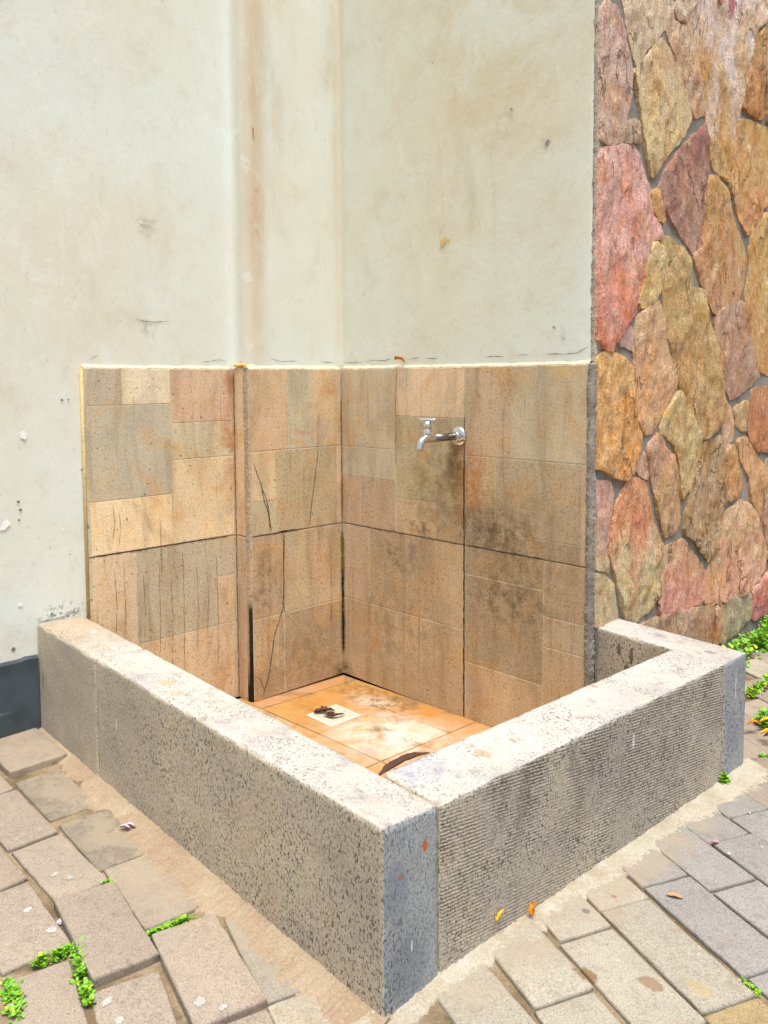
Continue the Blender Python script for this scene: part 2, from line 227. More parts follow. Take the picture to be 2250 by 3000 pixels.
def mat_rock():
    k = NT('slate_stone'); base = k.attr().outputs['Color']
    vv = k.mapv((1,1.6,.55)); n1 = k.noise(14, 7, .7, vv, .8); n2 = k.noise(150, 3, .7); n3 = k.noise(30, 5, .7, k.mapv((1,1.3,.7), loc=(5,5,5)), 1.5)
    c = k.mix(k.ramp(n1, .48, .66, 0, .75), base, k.mix(1., base, (.66,.56,.48), 'MULTIPLY'))
    c = k.mix(k.ramp(k.noise(8, 6, .7, k.mapv(loc=(9,3,1)), 1.), .47, .64, 0, .7), c, k.mix(1., c, (1.08,.88,.55), 'MULTIPLY'))
    c = k.mix(k.ramp(k.noise(7, 6, .7, k.mapv(loc=(2,8,4)), 1.), .48, .66, 0, .65), c, k.mix(1., c, (.92,.74,.80), 'MULTIPLY'))
    c = k.mix(k.ramp(n3, .56, .70, 0, .6), c, lin((222,212,194), .95)); c = k.mix(k.ramp(k.noise(45,5,.7,k.mapv((1,1.8,.5),loc=(3,9,3)),1.), .56,.66,0,.6), c, k.mix(1., c, (.5,.43,.4), 'MULTIPLY'))
    n4 = k.noise(280, 3, .75); n5 = k.noise(75, 5, .75, k.mapv((1,1.5,.6), loc=(4,1,7)), .8)
    c = k.mix(k.ramp(n5, .52, .66, 0, .7), c, k.mix(1., c, (.55,.48,.44), 'MULTIPLY')); c = k.mix(k.ramp(n5, .46, .34, 0, .6), c, k.mix(1., c, (1.4,1.36,1.3), 'MULTIPLY'))
    c = k.mix(k.ramp(n4, .51, .64, 0, .8), c, k.mix(1., c, (.40,.36,.34), 'MULTIPLY')); c = k.mix(k.ramp(n4, .47, .34, 0, .6), c, k.mix(1., c, (1.7,1.65,1.6), 'MULTIPLY'))
    lt = k.math('ABSOLUTE', k.math('SUBTRACT', k.noise(13, 5, .6, k.mapv((1,1.7,.8), loc=(8,2,5)), 1.2), .5))
    vein = k.math('MULTIPLY', k.ramp(lt, .016, .003), k.ramp(k.noise(7,3,.6,k.mapv(loc=(3,7,1))), .50, .58))
    c = k.mix(k.math('MULTIPLY', vein, .75), c, lin((226,216,196)))
    ck = k.math('ABSOLUTE', k.math('SUBTRACT', k.noise(5, 3, .55, k.mapv((1,1.6,.8), loc=(1,2,3)), .3), .5))
    crack = k.math('MULTIPLY', k.ramp(ck, .012, .003), k.ramp(k.noise(5,2,.5,k.mapv(loc=(7,7,7))), .52, .6))
    c = k.mix(k.math('MULTIPLY', crack, .45), c, lin((74,58,48)))
    h = k.math('ADD', k.math('MULTIPLY', n1, 2.), k.math('ADD', k.math('MULTIPLY', n5, 1.2), k.math('MULTIPLY', crack, -2.)))
    h = k.math('ADD', h, k.math('MULTIPLY', n3, 1.2))
    return k.done(c, .8, h, .9, .006, .3)

def mat_flat(name, c, rough=.7, sc=60, bump=.3, dist=.001, var=.3, metal=0., spec=.4):
    k = NT(name); n = k.noise(sc, 5, .65)
    cc = k.mix(k.ramp(n, .35, .7, 0, var), c, tuple(v*.5 for v in c))
    return k.done(cc, rough, n, bump, dist, spec, metal)

def mat_sand(name, c1, c2, c3):
    k = NT(name); n1 = k.noise(7, 5, .65); n2 = k.noise(260, 3, .75); n3 = k.noise(90, 3, .7)
    c = k.mix(k.ramp(n1, .38, .66), c1, c2); c = k.mix(k.ramp(k.noise(15,5,.7,k.mapv(loc=(3,3,3))), .52, .7, 0, .7), c, c3)
    c = k.mix(k.ramp(n2, .54, .70, 0, .6), c, tuple(v*.4 for v in c1)); c = k.mix(k.ramp(n2, .44, .30, 0, .5), c, tuple(min(.8, v*1.6) for v in c1))
    return k.done(c, .95, k.math('ADD', n2, k.math('MULTIPLY', n3, .8)), .5, .002, .15)

def mat_floor():
    k = NT('stained_floor_tile'); base = k.attr().outputs['Color']
    n = k.noise(6, 6, .68, dist=.8); n2 = k.noise(160, 3, .6)
    c = k.mix(k.ramp(n, .42, .64, 0, .75), base, lin((206,146,80), .8))
    c = k.mix(k.ramp(k.noise(5, 5, .7, k.mapv(loc=(6,2,0)), .8), .50, .68, 0, .7), c, lin((120,84,48), .7))
    w = k.math('MULTIPLY', k.math('MAXIMUM', k.blob((.56,-.28,0),(.36,.28,.2)), k.math('MULTIPLY', k.blob((.30,-.13,0),(.26,.10,.2)), .55)), k.ramp(k.noise(9,6,.7,dist=.6), .36, .62))
    c = k.mix(k.math('MULTIPLY', w, .95), c, lin((226,220,212), .95))
    o = k.math('MULTIPLY', k.math('MAXIMUM', k.blob((.50,-.06,0),(.14,.09,.2)), k.blob((.14,-.22,0),(.16,.26,.2))), k.ramp(k.noise(8,5,.7), .34, .6))
    c = k.mix(k.math('MULTIPLY', o, .9), c, lin((206,140,62), .88))
    g = k.math('MULTIPLY', k.blob((.40,-.03,0),(.14,.08,.2)), k.ramp(k.noise(10,5,.7), .40, .6)); c = k.mix(k.math('MULTIPLY', g, .7), c, lin((110,100,84), .7))
    dk = k.math('MULTIPLY', k.blob((.30,-.10,0),(.34,.13,.2)), k.ramp(k.noise(26,6,.75), .46, .62)); c = k.mix(k.math('MULTIPLY', dk, .75), c, lin((84,62,38), .8))
    c = k.mix(k.ramp(n2, .55, .68, 0, .3), c, k.mix(1., c, (.5,.45,.4), 'MULTIPLY'))
    return k.done(c, k.ramp(n, .35, .65, .32, .6), k.math('ADD', n, k.math('MULTIPLY', n2, .3)), .2, .001, .45)

M = {}
M['plaster'] = mat_plaster(); M['tile'] = mat_tile(); M['floor'] = mat_floor()
M['granite'] = mat_granite('granite', smooth_left=True, stains=[((-.06,-1.15,.25),(.010,.03,.05),(92,92,88),.8), ((.455,-1.166,.28),(.005,.03,.025),(215,210,200),.9),
    ((1.19,.03,.37),(.010,.02,.03),(84,72,60),.8), ((1.23,.03,.36),(.010,.02,.04),(84,72,60),.8), ((1.215,.03,.31),(.012,.02,.04),(84,72,60),.8)])
M['ribbed'] = mat_granite('ribbed_granite', True, (.86,.88,.92), stains=[((1.489,-.42,.335),(.02,.007,.03),(214,196,186),1.)])
M['sawn'] = mat_granite('sawn_granite', False, (.66,.80,1.05), stains=[((1.47,-1.13,.15),(.05,.09,.10),(84,96,110),.3), ((1.47,-1.16,.30),(.05,.05,.09),(86,98,114),.3), ((1.5,.07,.2),(.05,.06,.12),(96,104,116),.25), ((1.4685,-1.085,.352),(.03,.012,.018),(176,100,48),1.), ((1.4685,-1.15,.325),(.03,.010,.006),(170,90,64),.8), ((1.469,-1.12,.19),(.03,.003,.018),(225,225,225),.8), ((1.507,.085,.33),(.03,.005,.07),(214,208,190),.7)])
M['lit_worn'] = mat_granite('lit_worn_granite', lit_worn=True, stains=[((1.44,.075,.41),(.030,.018,.05),(130,116,94),.7), ((1.42,.045,.41),(.018,.009,.05),(150,138,116),.7), ((1.40,-.59,.41),(.014,.010,.05),(140,110,90),.8), ((1.39,-.84,.41),(.034,.022,.05),(178,140,110),.6),
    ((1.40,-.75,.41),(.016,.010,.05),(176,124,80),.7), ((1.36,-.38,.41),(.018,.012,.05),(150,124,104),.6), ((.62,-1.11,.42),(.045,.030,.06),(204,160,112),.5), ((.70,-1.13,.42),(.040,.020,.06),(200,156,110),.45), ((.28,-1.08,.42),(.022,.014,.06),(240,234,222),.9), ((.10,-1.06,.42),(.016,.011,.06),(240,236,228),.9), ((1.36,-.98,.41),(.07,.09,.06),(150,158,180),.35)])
M['rock'] = mat_rock()
def mat_paver():
    k = NT('concrete_paver'); base = k.attr().outputs['Color']
    n1 = k.noise(22, 6, .7); n2 = k.noise(320, 2, .65); n3 = k.noise(5, 5, .65, dist=.5); n4 = k.noise(70, 4, .7)
    c = k.mix(k.ramp(n3, .38, .64, 0, .6), base, k.mix(1., base, (1.16,1.15,1.12), 'MULTIPLY'))
    c = k.mix(k.ramp(n1, .50, .70, 0, .6), c, k.mix(1., c, (.72,.69,.65), 'MULTIPLY'))
    c = k.mix(k.ramp(n4, .52, .70, 0, .5), c, k.mix(1., c, (.70,.66,.62), 'MULTIPLY')); c = k.mix(k.ramp(n4, .44, .30, 0, .4), c, k.mix(1., c, (1.2,1.2,1.18), 'MULTIPLY'))
    c = k.mix(k.ramp(n2, .53, .66, 0, .6), c, k.mix(1., c, (.40,.38,.36), 'MULTIPLY')); c = k.mix(k.ramp(n2, .46, .33, 0, .45), c, k.mix(1., c, (1.5,1.48,1.45), 'MULTIPLY'))
    pits = k.ramp(k.voro(38), .07, .03); c = k.mix(k.math('MULTIPLY', pits, .65), c, k.mix(1., c, (.35,.33,.3), 'MULTIPLY'))
    # sand blown over the pavers beside the kerb
    sd = k.math('MULTIPLY', k.math('MAXIMUM', k.blob((.55,-1.20,.09),(1.25,.19,.3)), k.blob((1.52,-.45,.09),(.11,1.0,.3))), k.ramp(k.noise(13,6,.72), .34, .62))
    c = k.mix(k.math('MINIMUM', k.math('MULTIPLY', sd, 1.4), .62), c, lin((208,190,164),.62))
    c = k.mix(k.math('MULTIPLY', k.ramp(k.noise(9,5,.7,k.mapv(loc=(6,1,1))), .58,.72), .35), c, lin((196,160,126),.62))
    rn = k.noise(60, 5, .75)
    for cc, rr, col, amt in [((1.640,-.852,.09),(.038,.026,.05),(150,112,52),.75), ((1.735,-.790,.09),(.036,.026,.05),(168,126,88),.65), ((1.80,-.74,.09),(.045,.026,.05),(222,198,146),.6), ((1.545,-.700,.09),(.016,.012,.05),(120,122,118),.7), ((1.56,-.62,.09),(.010,.009,.05),(190,120,96),.6)]:
        c = k.mix(k.math('MULTIPLY', k.ramp(k.math('ADD', k.blob(cc, rr), k.math('MULTIPLY', k.math('SUBTRACT', rn, .5), 1.6)), .25, .55), amt), c, lin(col, .6))
    return k.done(c, .9, k.math('ADD', n1, k.math('ADD', k.math('MULTIPLY', n2, .6), k.math('MULTIPLY', pits, -1.2))), .8, .002, .25)
M['paver'] = mat_paver()
M['marks'] = mat_attr('surface_marks', .2, .1, .9, 120, .2)
M['mortar'] = mat_attr('grey_mortar', .5, .5, .95, 45, .8, .004, (.55,.55,.55), 260)
M['sand'] = mat_sand('brown_sand', lin((204,182,154),.66), lin((194,166,138),.64), lin((212,196,168),.66))
M['cement'] = mat_sand('pale_cement', lin((214,204,182),.70), lin((202,186,160),.66), lin((224,217,204),.72))
M['dirt'] = mat_sand('joint_dirt', lin((196,174,140),.58), lin((150,126,94),.5), lin((104,96,70),.45))
M['chrome'] = mat_flat('polished_chrome', (.72,.74,.76), .12, 30, .02, .0005, .12, 1., .5)
M['pipe'] = mat_flat('dull_steel', (.24,.22,.21), .36, 40, .1, .0006, .3, .9, .5)
M['skirt'] = None
def mat_skirt():
    k = NT('grey_blue_paint'); n = k.noise(5, 5, .65)
    c = k.mix(k.ramp(n, .35, .68), lin((74,88,96),.9), lin((50,58,62),.9))
    s = k.noise(40, 4, .7, k.mapv((1,.12,1), rot=(.5,0,0)))
    c = k.mix(k.ramp(s, .64, .72, 0, .5), c, lin((140,148,148)))
    c = k.mix(k.ramp(k.noise(22,5,.7), .6, .72, 0, .6), c, lin((96,84,66)))
    return k.done(c, .55, k.noise(30,4,.6), .3, .002, .4)
M['skirt'] = mat_skirt()
M['drain'] = mat_flat('cream_plastic', lin((232,226,204),.9), .45, 60, .1, .0005, .2)
M['pit'] = mat_flat('drain_pit', (.012,.010,.008), .9)
M['leafdark'] = mat_flat('dark_dry_leaf', lin((78,34,28)), .6, 90, .5, .001, .5)
M['leafbrown'] = mat_flat('brown_dry_leaf', lin((84,46,32)), .65, 70, .6, .0015, .6)
M['leaforange'] = mat_flat('orange_dry_leaf', lin((206,132,30)), .6, 90, .4, .001, .45)
M['leafyellow'] = mat_flat('yellow_leaf', lin((226,180,30)), .55, 70, .3, .001, .35)
M['leaftan'] = mat_flat('tan_dry_leaf', lin((190,150,110)), .65, 60, .4, .001, .5)
M['petal'] = mat_flat('pale_petal', lin((216,200,210)), .6, 160, .4, .001, .55)
M['pink'] = mat_flat('pink_petal', lin((235,150,165)), .6, 90, .3, .001, .3)
M['sealant'] = mat_flat('yellow_sealant', lin((226,178,92)), .55, 60, .3, .002, .25)
def mat_weed(name, a, b):
    k = NT(name); r = k.attr('tint').outputs['Color']
    k.b.inputs['Subsurface Weight'].default_value = 0
    return k.done(k.mix(1., r, a, 'MULTIPLY'), .5, None, spec=.4)
M['weed'] = mat_weed('green_weed', (1,1,1), None)

# ------------------------------------------------------------------ object helpers
def mesh(name, V, Fc, mat, parent=None, smooth=True, tint=None, mats=None, fm=None):
    me = bpy.data.meshes.new(name); me.from_pydata([tuple(v) for v in V], [], Fc); me.update()
    for mm in (mats or [mat]): me.materials.append(mm)
    if fm: me.polygons.foreach_set('material_index', fm)
    if tint is not None:
        a = me.color_attributes.new('tint', 'FLOAT_COLOR', 'POINT')
        flat = []
        for c in tint: flat += [c[0], c[1], c[2], c[3] if len(c) > 3 else 1.]
        a.data.foreach_set('color', flat)
    if smooth: me.polygons.foreach_set('use_smooth', [True]*len(me.polygons))
    o = bpy.data.objects.new(name, me); COL.objects.link(o)
    if parent is not None:
        o.parent = parent; o.matrix_parent_inverse = Matrix.Translation(-parent.location)
    return o
def tag(o, label, cat, group=None):
    o['label'] = label; o['category'] = cat
    if group: o['group'] = group
    return o
def empty(name, loc, label, cat, group=None):
    o = bpy.data.objects.new(name, None); o.empty_display_size = .1; COL.objects.link(o); o.location = loc
    return tag(o, label, cat, group)
def struct(o): o['kind'] = 'structure'; return o

class MB:
    def __init__(s): s.V = []; s.F = []; s.C = []
    def add(s, vs, fs, c=(1,1,1,1)):
        n = len(s.V); s.V += [tuple(v) for v in vs]; s.F += [tuple(i+n for i in f) for f in fs]
        s.C += [c]*len(vs) if not isinstance(c, list) else c
    def box(s, lo, hi, c=(1,1,1,1)):
        x0,y0,z0 = lo; x1,y1,z1 = hi
        s.add([(x0,y0,z0),(x1,y0,z0),(x1,y1,z0),(x0,y1,z0),(x0,y0,z1),(x1,y0,z1),(x1,y1,z1),(x0,y1,z1)],
              [(0,3,2,1),(4,5,6,7),(0,1,5,4),(1,2,6,5),(2,3,7,6),(3,0,4,7)], c)
    def make(s, name, mat, parent=None, smooth=False):
        return mesh(name, s.V, s.F, mat, parent, smooth, s.C)

def tube(path, rad, n=16, caps=True):
    "swept circle along a list of points; rad is a number or a list"
    V = []; Fc = []; P = [Vector(p) for p in path]
    up = None
    for i, p in enumerate(P):
        t = ((P[min(i+1,len(P)-1)]-P[max(i-1,0)])).normalized()
        if up is None: up = t.orthogonal().normalized()
        else: up = (up - t*up.dot(t)).normalized()
        s = t.cross(up); r = rad[i] if isinstance(rad, (list,tuple)) else rad
        for j in range(n):
            a = 2*math.pi*j/n; V.append(p + up*(math.cos(a)*r) + s*(math.sin(a)*r))
    for i in range(len(P)-1):
        for j in range(n):
            Fc.append((i*n+j, i*n+(j+1)%n, (i+1)*n+(j+1)%n, (i+1)*n+j))
    if caps: Fc.append(tuple(range(n-1,-1,-1))); Fc.append(tuple((len(P)-1)*n+j for j in range(n)))
    return V, Fc

def slab(name, top, bot, r, res, mat, parent, rough=.0012, seed=0., mats=None, pick=None, chip=.003):
    """hewn stone block: top/bot are four corners (same order); rounded, chipped edges"""
    T = [Vector(v) for v in top]; B = [Vector(v) for v in bot]
    L = ((T[1]-T[0]).length+(T[2]-T[3]).length)/2; Wd = ((T[3]-T[0]).length+(T[2]-T[1]).length)/2; H = (T[0]-B[0]).length
    def mp(x, y, z):
        u, v, w = x/L, y/Wd, z/H
        t = T[0]*(1-u)*(1-v)+T[1]*u*(1-v)+T[2]*u*v+T[3]*(1-u)*v
        b = B[0]*(1-u)*(1-v)+B[1]*u*(1-v)+B[2]*u*v+B[3]*(1-u)*v
        return b.lerp(t, w)
    def cuts(d):
        n = max(3, int(d/res)); q = [i*d/n for i in range(n+1)]
        return sorted(set([0, r*.35, r*.8, d-r*.8, d-r*.35, d]+[a for a in q if r < a < d-r]))
    X, Y, Zs = cuts(L), cuts(Wd), cuts(H)
    idx = {}; V = []; Fc = []; fm = []
    def vert(x, y, z):
        key = (round(x,6), round(y,6), round(z,6))
        if key in idx: return idx[key]
        q = Vector((min(max(x,r),L-r), min(max(y,r),Wd-r), min(max(z,r),H-r))); d = Vector((x,y,z))-q
        nrm = d.normalized(); ne = sum(1 for t in d if abs(t) > r*.3)
        p = q+nrm*r
        w0 = mp(*p)
        dv = nz(*w0, 14, seed)*rough + nz(*w0, 45, seed)*rough*.5
        if ne > 1: dv -= max(0, nz(*w0, 22, seed+5)-.02)*chip*3 + max(0, nz(*w0, 80, seed+9))*chip
        p = p+nrm*dv
        idx[key] = len(V); V.append(mp(*p)); return idx[key]
    def grid(A, Bq, f, flip, m):
        for i in range(len(A)-1):
            for j in range(len(Bq)-1):
                q = [vert(*f(A[i],Bq[j])), vert(*f(A[i+1],Bq[j])), vert(*f(A[i+1],Bq[j+1])), vert(*f(A[i],Bq[j+1]))]
                Fc.append(tuple(q[::-1]) if flip else tuple(q)); fm.append(m)
    pk = pick or {}
    grid(X, Y, lambda a,b:(a,b,H), False, pk.get('top',0)); grid(X, Y, lambda a,b:(a,b,0), True, 0)
    grid(X, Zs, lambda a,b:(a,0,b), False, pk.get('y0',0)); grid(X, Zs, lambda a,b:(a,Wd,b), True, pk.get('y1',0))
    grid(Y, Zs, lambda a,b:(0,a,b), True, pk.get('x0',0)); grid(Y, Zs, lambda a,b:(L,a,b), False, pk.get('x1',0))
    return mesh(name, V, Fc, mat, parent, True, None, mats, fm if mats else None)

def ribbon(mb, pts, w, nrm, off, col, wj=.5, seed=1.):
    "thin irregular mark along a polyline lying on a wall or floor"
    P = [Vector(p) for p in pts]; n = Vector(nrm); Q = []
    for i in range(len(P)-1):
        k = max(2, int((P[i+1]-P[i]).length/.008))
        for j in range(k): Q.append(P[i].lerp(P[i+1], j/k))
    Q.append(P[-1]); V = []; N = len(Q)
    for i, q in enumerate(Q):
        t = (Q[min(i+1,N-1)]-Q[max(i-1,0)]).normalized(); s = t.cross(n).normalized()
        e = min(1, i/3, (N-1-i)/3)*.85+.15
        a = w*.5*e*(1+wj*nz(*q, 90, seed)*2); q = q+s*nz(*q, 35, seed+3)*.003+n*off
        V += [q-s*a, q+s*a]
    mb.add(V, [(2*i,2*i+1,2*i+3,2*i+2) for i in range(N-1)], (*col, 0.))
def splat(mb, c, r, nrm, off, col, seed=0., asp=1., ang=0.):
    n = Vector(nrm); u = n.orthogonal().normalized() if abs(n.z) < .9 else Vector((1,0,0)); v = n.cross(u); c = Vector(c)+n*off
    u, v = u*math.cos(ang)+v*math.sin(ang), v*math.cos(ang)-u*math.sin(ang)
    K = 18; V = [c]
    for i in range(K):
        a = 2*math.pi*i/K; rr = r*(1+.55*nz(math.cos(a)*1.3, math.sin(a)*1.3, seed*3.7, 1.3, seed)+.25*nz(math.cos(a)*4, math.sin(a)*4, seed, 1, seed))
        V.append(c+u*(math.cos(a)*rr*asp)+v*(math.sin(a)*rr))
    mb.add(V, [(0,1+i,1+(i+1)%K) for i in range(K)], (*col, 0.))

# ------------------------------------------------------------------ house wall
house = empty('house_wall', (-.05,-.2,.09), 'cream plastered house wall with a shallow pilaster and beige patchwork tiles round the tap corner', 'wall')
def plaster_profile():
    P = [(-D_-.012,-7.), (-D_-.012,-3.)]
    y = -3.
    while y < -.48: P.append((-D_-.012, y)); y += .06
    yf = -A_+.010
    P += [(-D_-.012, yf-.045), (-D_-.011, yf-.030), (-D_-.0065, yf-.014), (-D_+.003, yf-.004), (-D_+.018, yf-.0005)]
    r = .034; cx, cy = -.012-r, yf+r
    for i in range(7):
        a = -math.pi/2+i*math.pi/12; P.append((cx+r*math.cos(a), cy+r*math.sin(a)))
    y = yf+r+.05
    while y < -.03: P.append((-.012, y)); y += .06
    P += [(-.012,-.012), (-.0112,-.001), (-.008,.007), (.0,.0112), (.012,.012)]
    x = .06
    while x < W_-.02: P.append((x, .012)); x += .06
    P += [(W_-.012,.012), (W_-.004,.014), (W_,.020)]
    return P
PR = plaster_profile(); n0 = len(PR)
PRB = PR+[(W_,6.),(-3.,6.),(-3.,-7.)]
ZL = [0.,.3,.6,.9,1.2]+[1.25+.07*i for i in range(36)]+[4.2]
V = []; Fc = []
for z in ZL:
    for i,(x,y) in enumerate(PRB):
        if i < n0 and z > .2 and i > 1:
            d = nz(x*.6,y*.6,z*.6,3.,2.)*.0028+nz(x,y,z,9.,4.)*.001
            if i == n0-1 or i == n0-2: d += nz(x,y,z,30,8)*.004
            nx, ny = (1,0) if y < -A_ or (x < 0 and y < -.02) else (0,-1)
            V.append((x+nx*d, y+ny*d, z))
        else: V.append((x,y,z))
NP = len(PRB)
for k in range(len(ZL)-1):
    for i in range(NP):
        j = (i+1)%NP; Fc.append((k*NP+i, k*NP+j, (k+1)*NP+j, (k+1)*NP+i))
Fc.append(tuple((len(ZL)-1)*NP+i for i in range(NP)))
pl = mesh('plaster', V, Fc, M['plaster'], house, True)
for p in pl.data.polygons:
    if any(v % NP >= n0 for v in p.vertices): p.use_smooth = False

# tiles -------------------------------------------------------------
def patch_panel(name, frame, rects, extra_dark, u0, u1, z0, z1):
    """frame(u,z,d) -> xyz, d = distance proud of the tile face"""
    mb = MB()
    def quadbox(a,b,c,d,d0,d1,col,res=0):
        V = [frame(a,c,d0),frame(b,c,d0),frame(b,d,d0),frame(a,d,d0),frame(a,c,d1),frame(b,c,d1),frame(b,d,d1),frame(a,d,d1)]
        mb.add(V, [(4,5,6,7),(0,1,5,4),(1,2,6,5),(2,3,7,6),(3,0,4,7)], col)
    quadbox(u0, u1, z0, z1, -.011, -.0011, (*lin((206,190,164),1.), .15))
    for (a,b,c,d) in extra_dark: quadbox(a,b,c,d,-.004,-.0008,(*lin((96,76,54)),.2))
    for (a,b,c,d,col,g) in rects:
        j = random.uniform(-.0003,.0001); G = .0011
        e = .0011
        aa,bb,cc,dd = a+G,b-G,c+G,d-G
        # chamfered rim so the printed joints catch a little light
        V = [frame(aa,cc,-.0016),frame(bb,cc,-.0016),frame(bb,dd,-.0016),frame(aa,dd,-.0016)]
        V += [frame(aa+e,cc+e,j),frame(bb-e,cc+e,j),frame(bb-e,dd-e,j),frame(aa+e,dd-e,j)]
        mb.add(V, [(4,5,6,7),(0,1,5,4),(1,2,6,5),(2,3,7,6),(3,0,4,7)], (*lin(col,TK), g))
    return mb.make(name, M['tile'], house)
TK = 1.27
TAN=(206,160,118); PNK=(202,156,124); GRY=(182,166,146); BUF=(218,180,130); GRN=(186,166,132); BRN=(176,142,106); PAL=(212,188,158); OLV=(184,158,116)
JT = .0017
left = [(-.975,-.860,1.080,1.197,(178,158,140),.15),(-.860,-.684,1.080,1.197,PAL,.1),(-.684,-.440,1.014,1.197,(200,152,118),.2),
 (-.975,-.687,.775,1.080,GRY,.15),(-.687,-.440,.889,1.014,(196,172,140),.15),(-.687,-.440,.6+JT,.889,(212,176,128),.2),(-.975,-.687,.6+JT,.775,(222,182,128),.1),
 (-.975,-.822,.0,.6-JT,(206,168,130),.15),(-.822,-.516,.285,.6-JT,(180,160,134),.35),(-.516,-.440,.46,.6-JT,(180,158,134),.3),(-.516,-.440,.285,.46,(200,160,120),.3),(-.822,-.440,.0,.285,(200,158,116),.3)]
patch_panel('wall_tiles', lambda u,z,d:(-D_+d,u,z), left, [(-.985,-.436,.6-JT,.6+JT)], -.985, -.4345, 0., 1.199)
pilf = [(-D_+.003,-.026,.6+JT,1.197,(208,164,122),.2),(-D_+.003,-.026,0,.6-JT,(190,152,124),.3)]
patch_panel('wall_tiles', lambda u,z,d:(u,-A_-.0005-d,z), pilf, [(-D_+.001,-.024,.6-JT,.6+JT)], -D_+.001, -.024, 0., 1.199)
inner = [(-.425,-.261,.905,1.197,(200,154,110),.3),(-.261,-.142,.905,1.197,(190,174,146),.25),(-.142,-.003,.905,1.197,(204,164,116),.3),
 (-.425,-.318,.725,.903,(206,168,118),.3),(-.425,-.318,.6+JT,.725,(184,162,128),.35),(-.318,-.026,.6+JT,.903,(184,154,112),.5),(-.026,-.003,.6+JT,.903,(204,150,100),.2),
 (-.425,-.288,.300,.6-JT,(180,142,106),.5),(-.286,-.145,.300,.6-JT,(186,152,108),.5),(-.145,-.003,.300,.6-JT,(190,150,106),.5),
 (-.425,-.316,.113,.298,(186,148,104),.55),(-.316,-.288,.0,.298,(176,140,102),.55),(-.286,-.003,.0,.298,(168,134,98),.6),(-.425,-.316,.0,.113,(172,138,104),.55)]
patch_panel('wall_tiles', lambda u,z,d:(0+d,u,z), inner, [(-.428,-.003,.6-JT,.6+JT),(-.2885,-.2855,.3,.6)], -.428, .0, 0., 1.199)
tapw = [(.003,.297,.903,1.197,(190,162,136),.25),(.003,.297,.788,.903,(186,168,142),.3),(.003,.107,.6+JT,.788,(188,146,112),.4),(.107,.297,.6+JT,.788,(182,142,108),.5),
 (.299,.621,1.026,1.197,(210,166,124),.2),(.299,.621,.730,1.026,(180,156,114),.55),(.299,.493,.6+JT,.730,(190,148,100),.5),(.493,.621,.6+JT,.730,(172,138,98),.6),
 (.625,.818,.905,1.197,(188,146,108),.45),(.818,.947,.905,1.197,(186,164,134),.35),(.947,1.094,.905,1.197,(192,164,130),.3),
 (.625,.755,.730,.903,(186,142,84),.6),(.755,1.078,.660,.903,(176,148,112),.5),(1.078,1.094,.6+JT,.903,(196,154,108),.2),(.625,.755,.6+JT,.730,(150,122,88),.8),(.755,1.078,.6+JT,.660,(168,136,100),.6),
 (.003,.157,.310,.6-JT,(190,152,120),.45),(.157,.491,.310,.6-JT,(176,142,104),.65),(.491,.621,.310,.6-JT,(186,148,104),.5),
 (.003,.298,.0,.308,(182,146,108),.5),(.298,.423,.0,.308,(186,150,108),.5),(.423,.621,.0,.308,(180,142,102),.55),
 (.625,.946,.505,.6-JT,(170,134,92),.65),(.946,1.094,.425,.6-JT,(180,142,102),.5),(.625,.944,.205,.503,(168,134,94),.6),(.944,1.094,.330,.423,(186,148,106),.4),(.625,.944,.0,.203,(190,146,98),.45),(.944,1.094,.0,.328,(184,144,100),.4)]
patch_panel('wall_tiles', lambda u,z,d:(u,-d,z), tapw, [(.003,1.096,.6-JT,.6+JT),(.621,.625,.0,1.03)], -.0005, 1.096, 0., 1.199)

# cream mortar ledge along the top of the tiles, yellowed end strip
led = MB(); cr = (*lin((226,214,186),.95), 1)
def prism(mb, prof, path, col):
    "prof: (out, z) pairs; path: list of (x,y,nx,ny)"
    n = len(prof); V = []
    for (x,y,nx,ny) in path:
        for k,(o,z) in enumerate(prof):
            dz = nz(x,y,z,25,3+k)*.0035 if 0 < k < n-1 else 0
            V.append((x+nx*(o+dz*.6), y+ny*(o+dz*.6), z+dz))
    mb.add(V, [(i*n+k, (i+1)*n+k, (i+1)*n+k+1, i*n+k+1) for i in range(len(path)-1) for k in range(n-1)], col)
pf = [(-.001,1.1955),(-.001,1.199),(-.004,1.203),(-.0125,1.2085),(-.0135,1.2135)]
def line(a, b, n, nx, ny): return [(a[0]+(b[0]-a[0])*i/n, a[1]+(b[1]-a[1])*i/n, nx, ny) for i in range(n+1)]
prism(led, pf, line((-D_,-.988),(-D_,-.447),60,1,0), cr)
prism(led, pf, line((-D_+.001,-A_),(-.012,-A_),10,0,-1), cr)
prism(led, pf, line((0,-A_+.004),(0,-.004),50,1,0), cr)
prism(led, pf, line((.004,0),(W_,0),110,0,-1), cr)
led.box((-D_-.0125,-.992,.40),(-D_-.0006,-.9845,1.203), (*lin((214,190,140),.9),1))
led.make('ledge', M['mortar'], house, True)

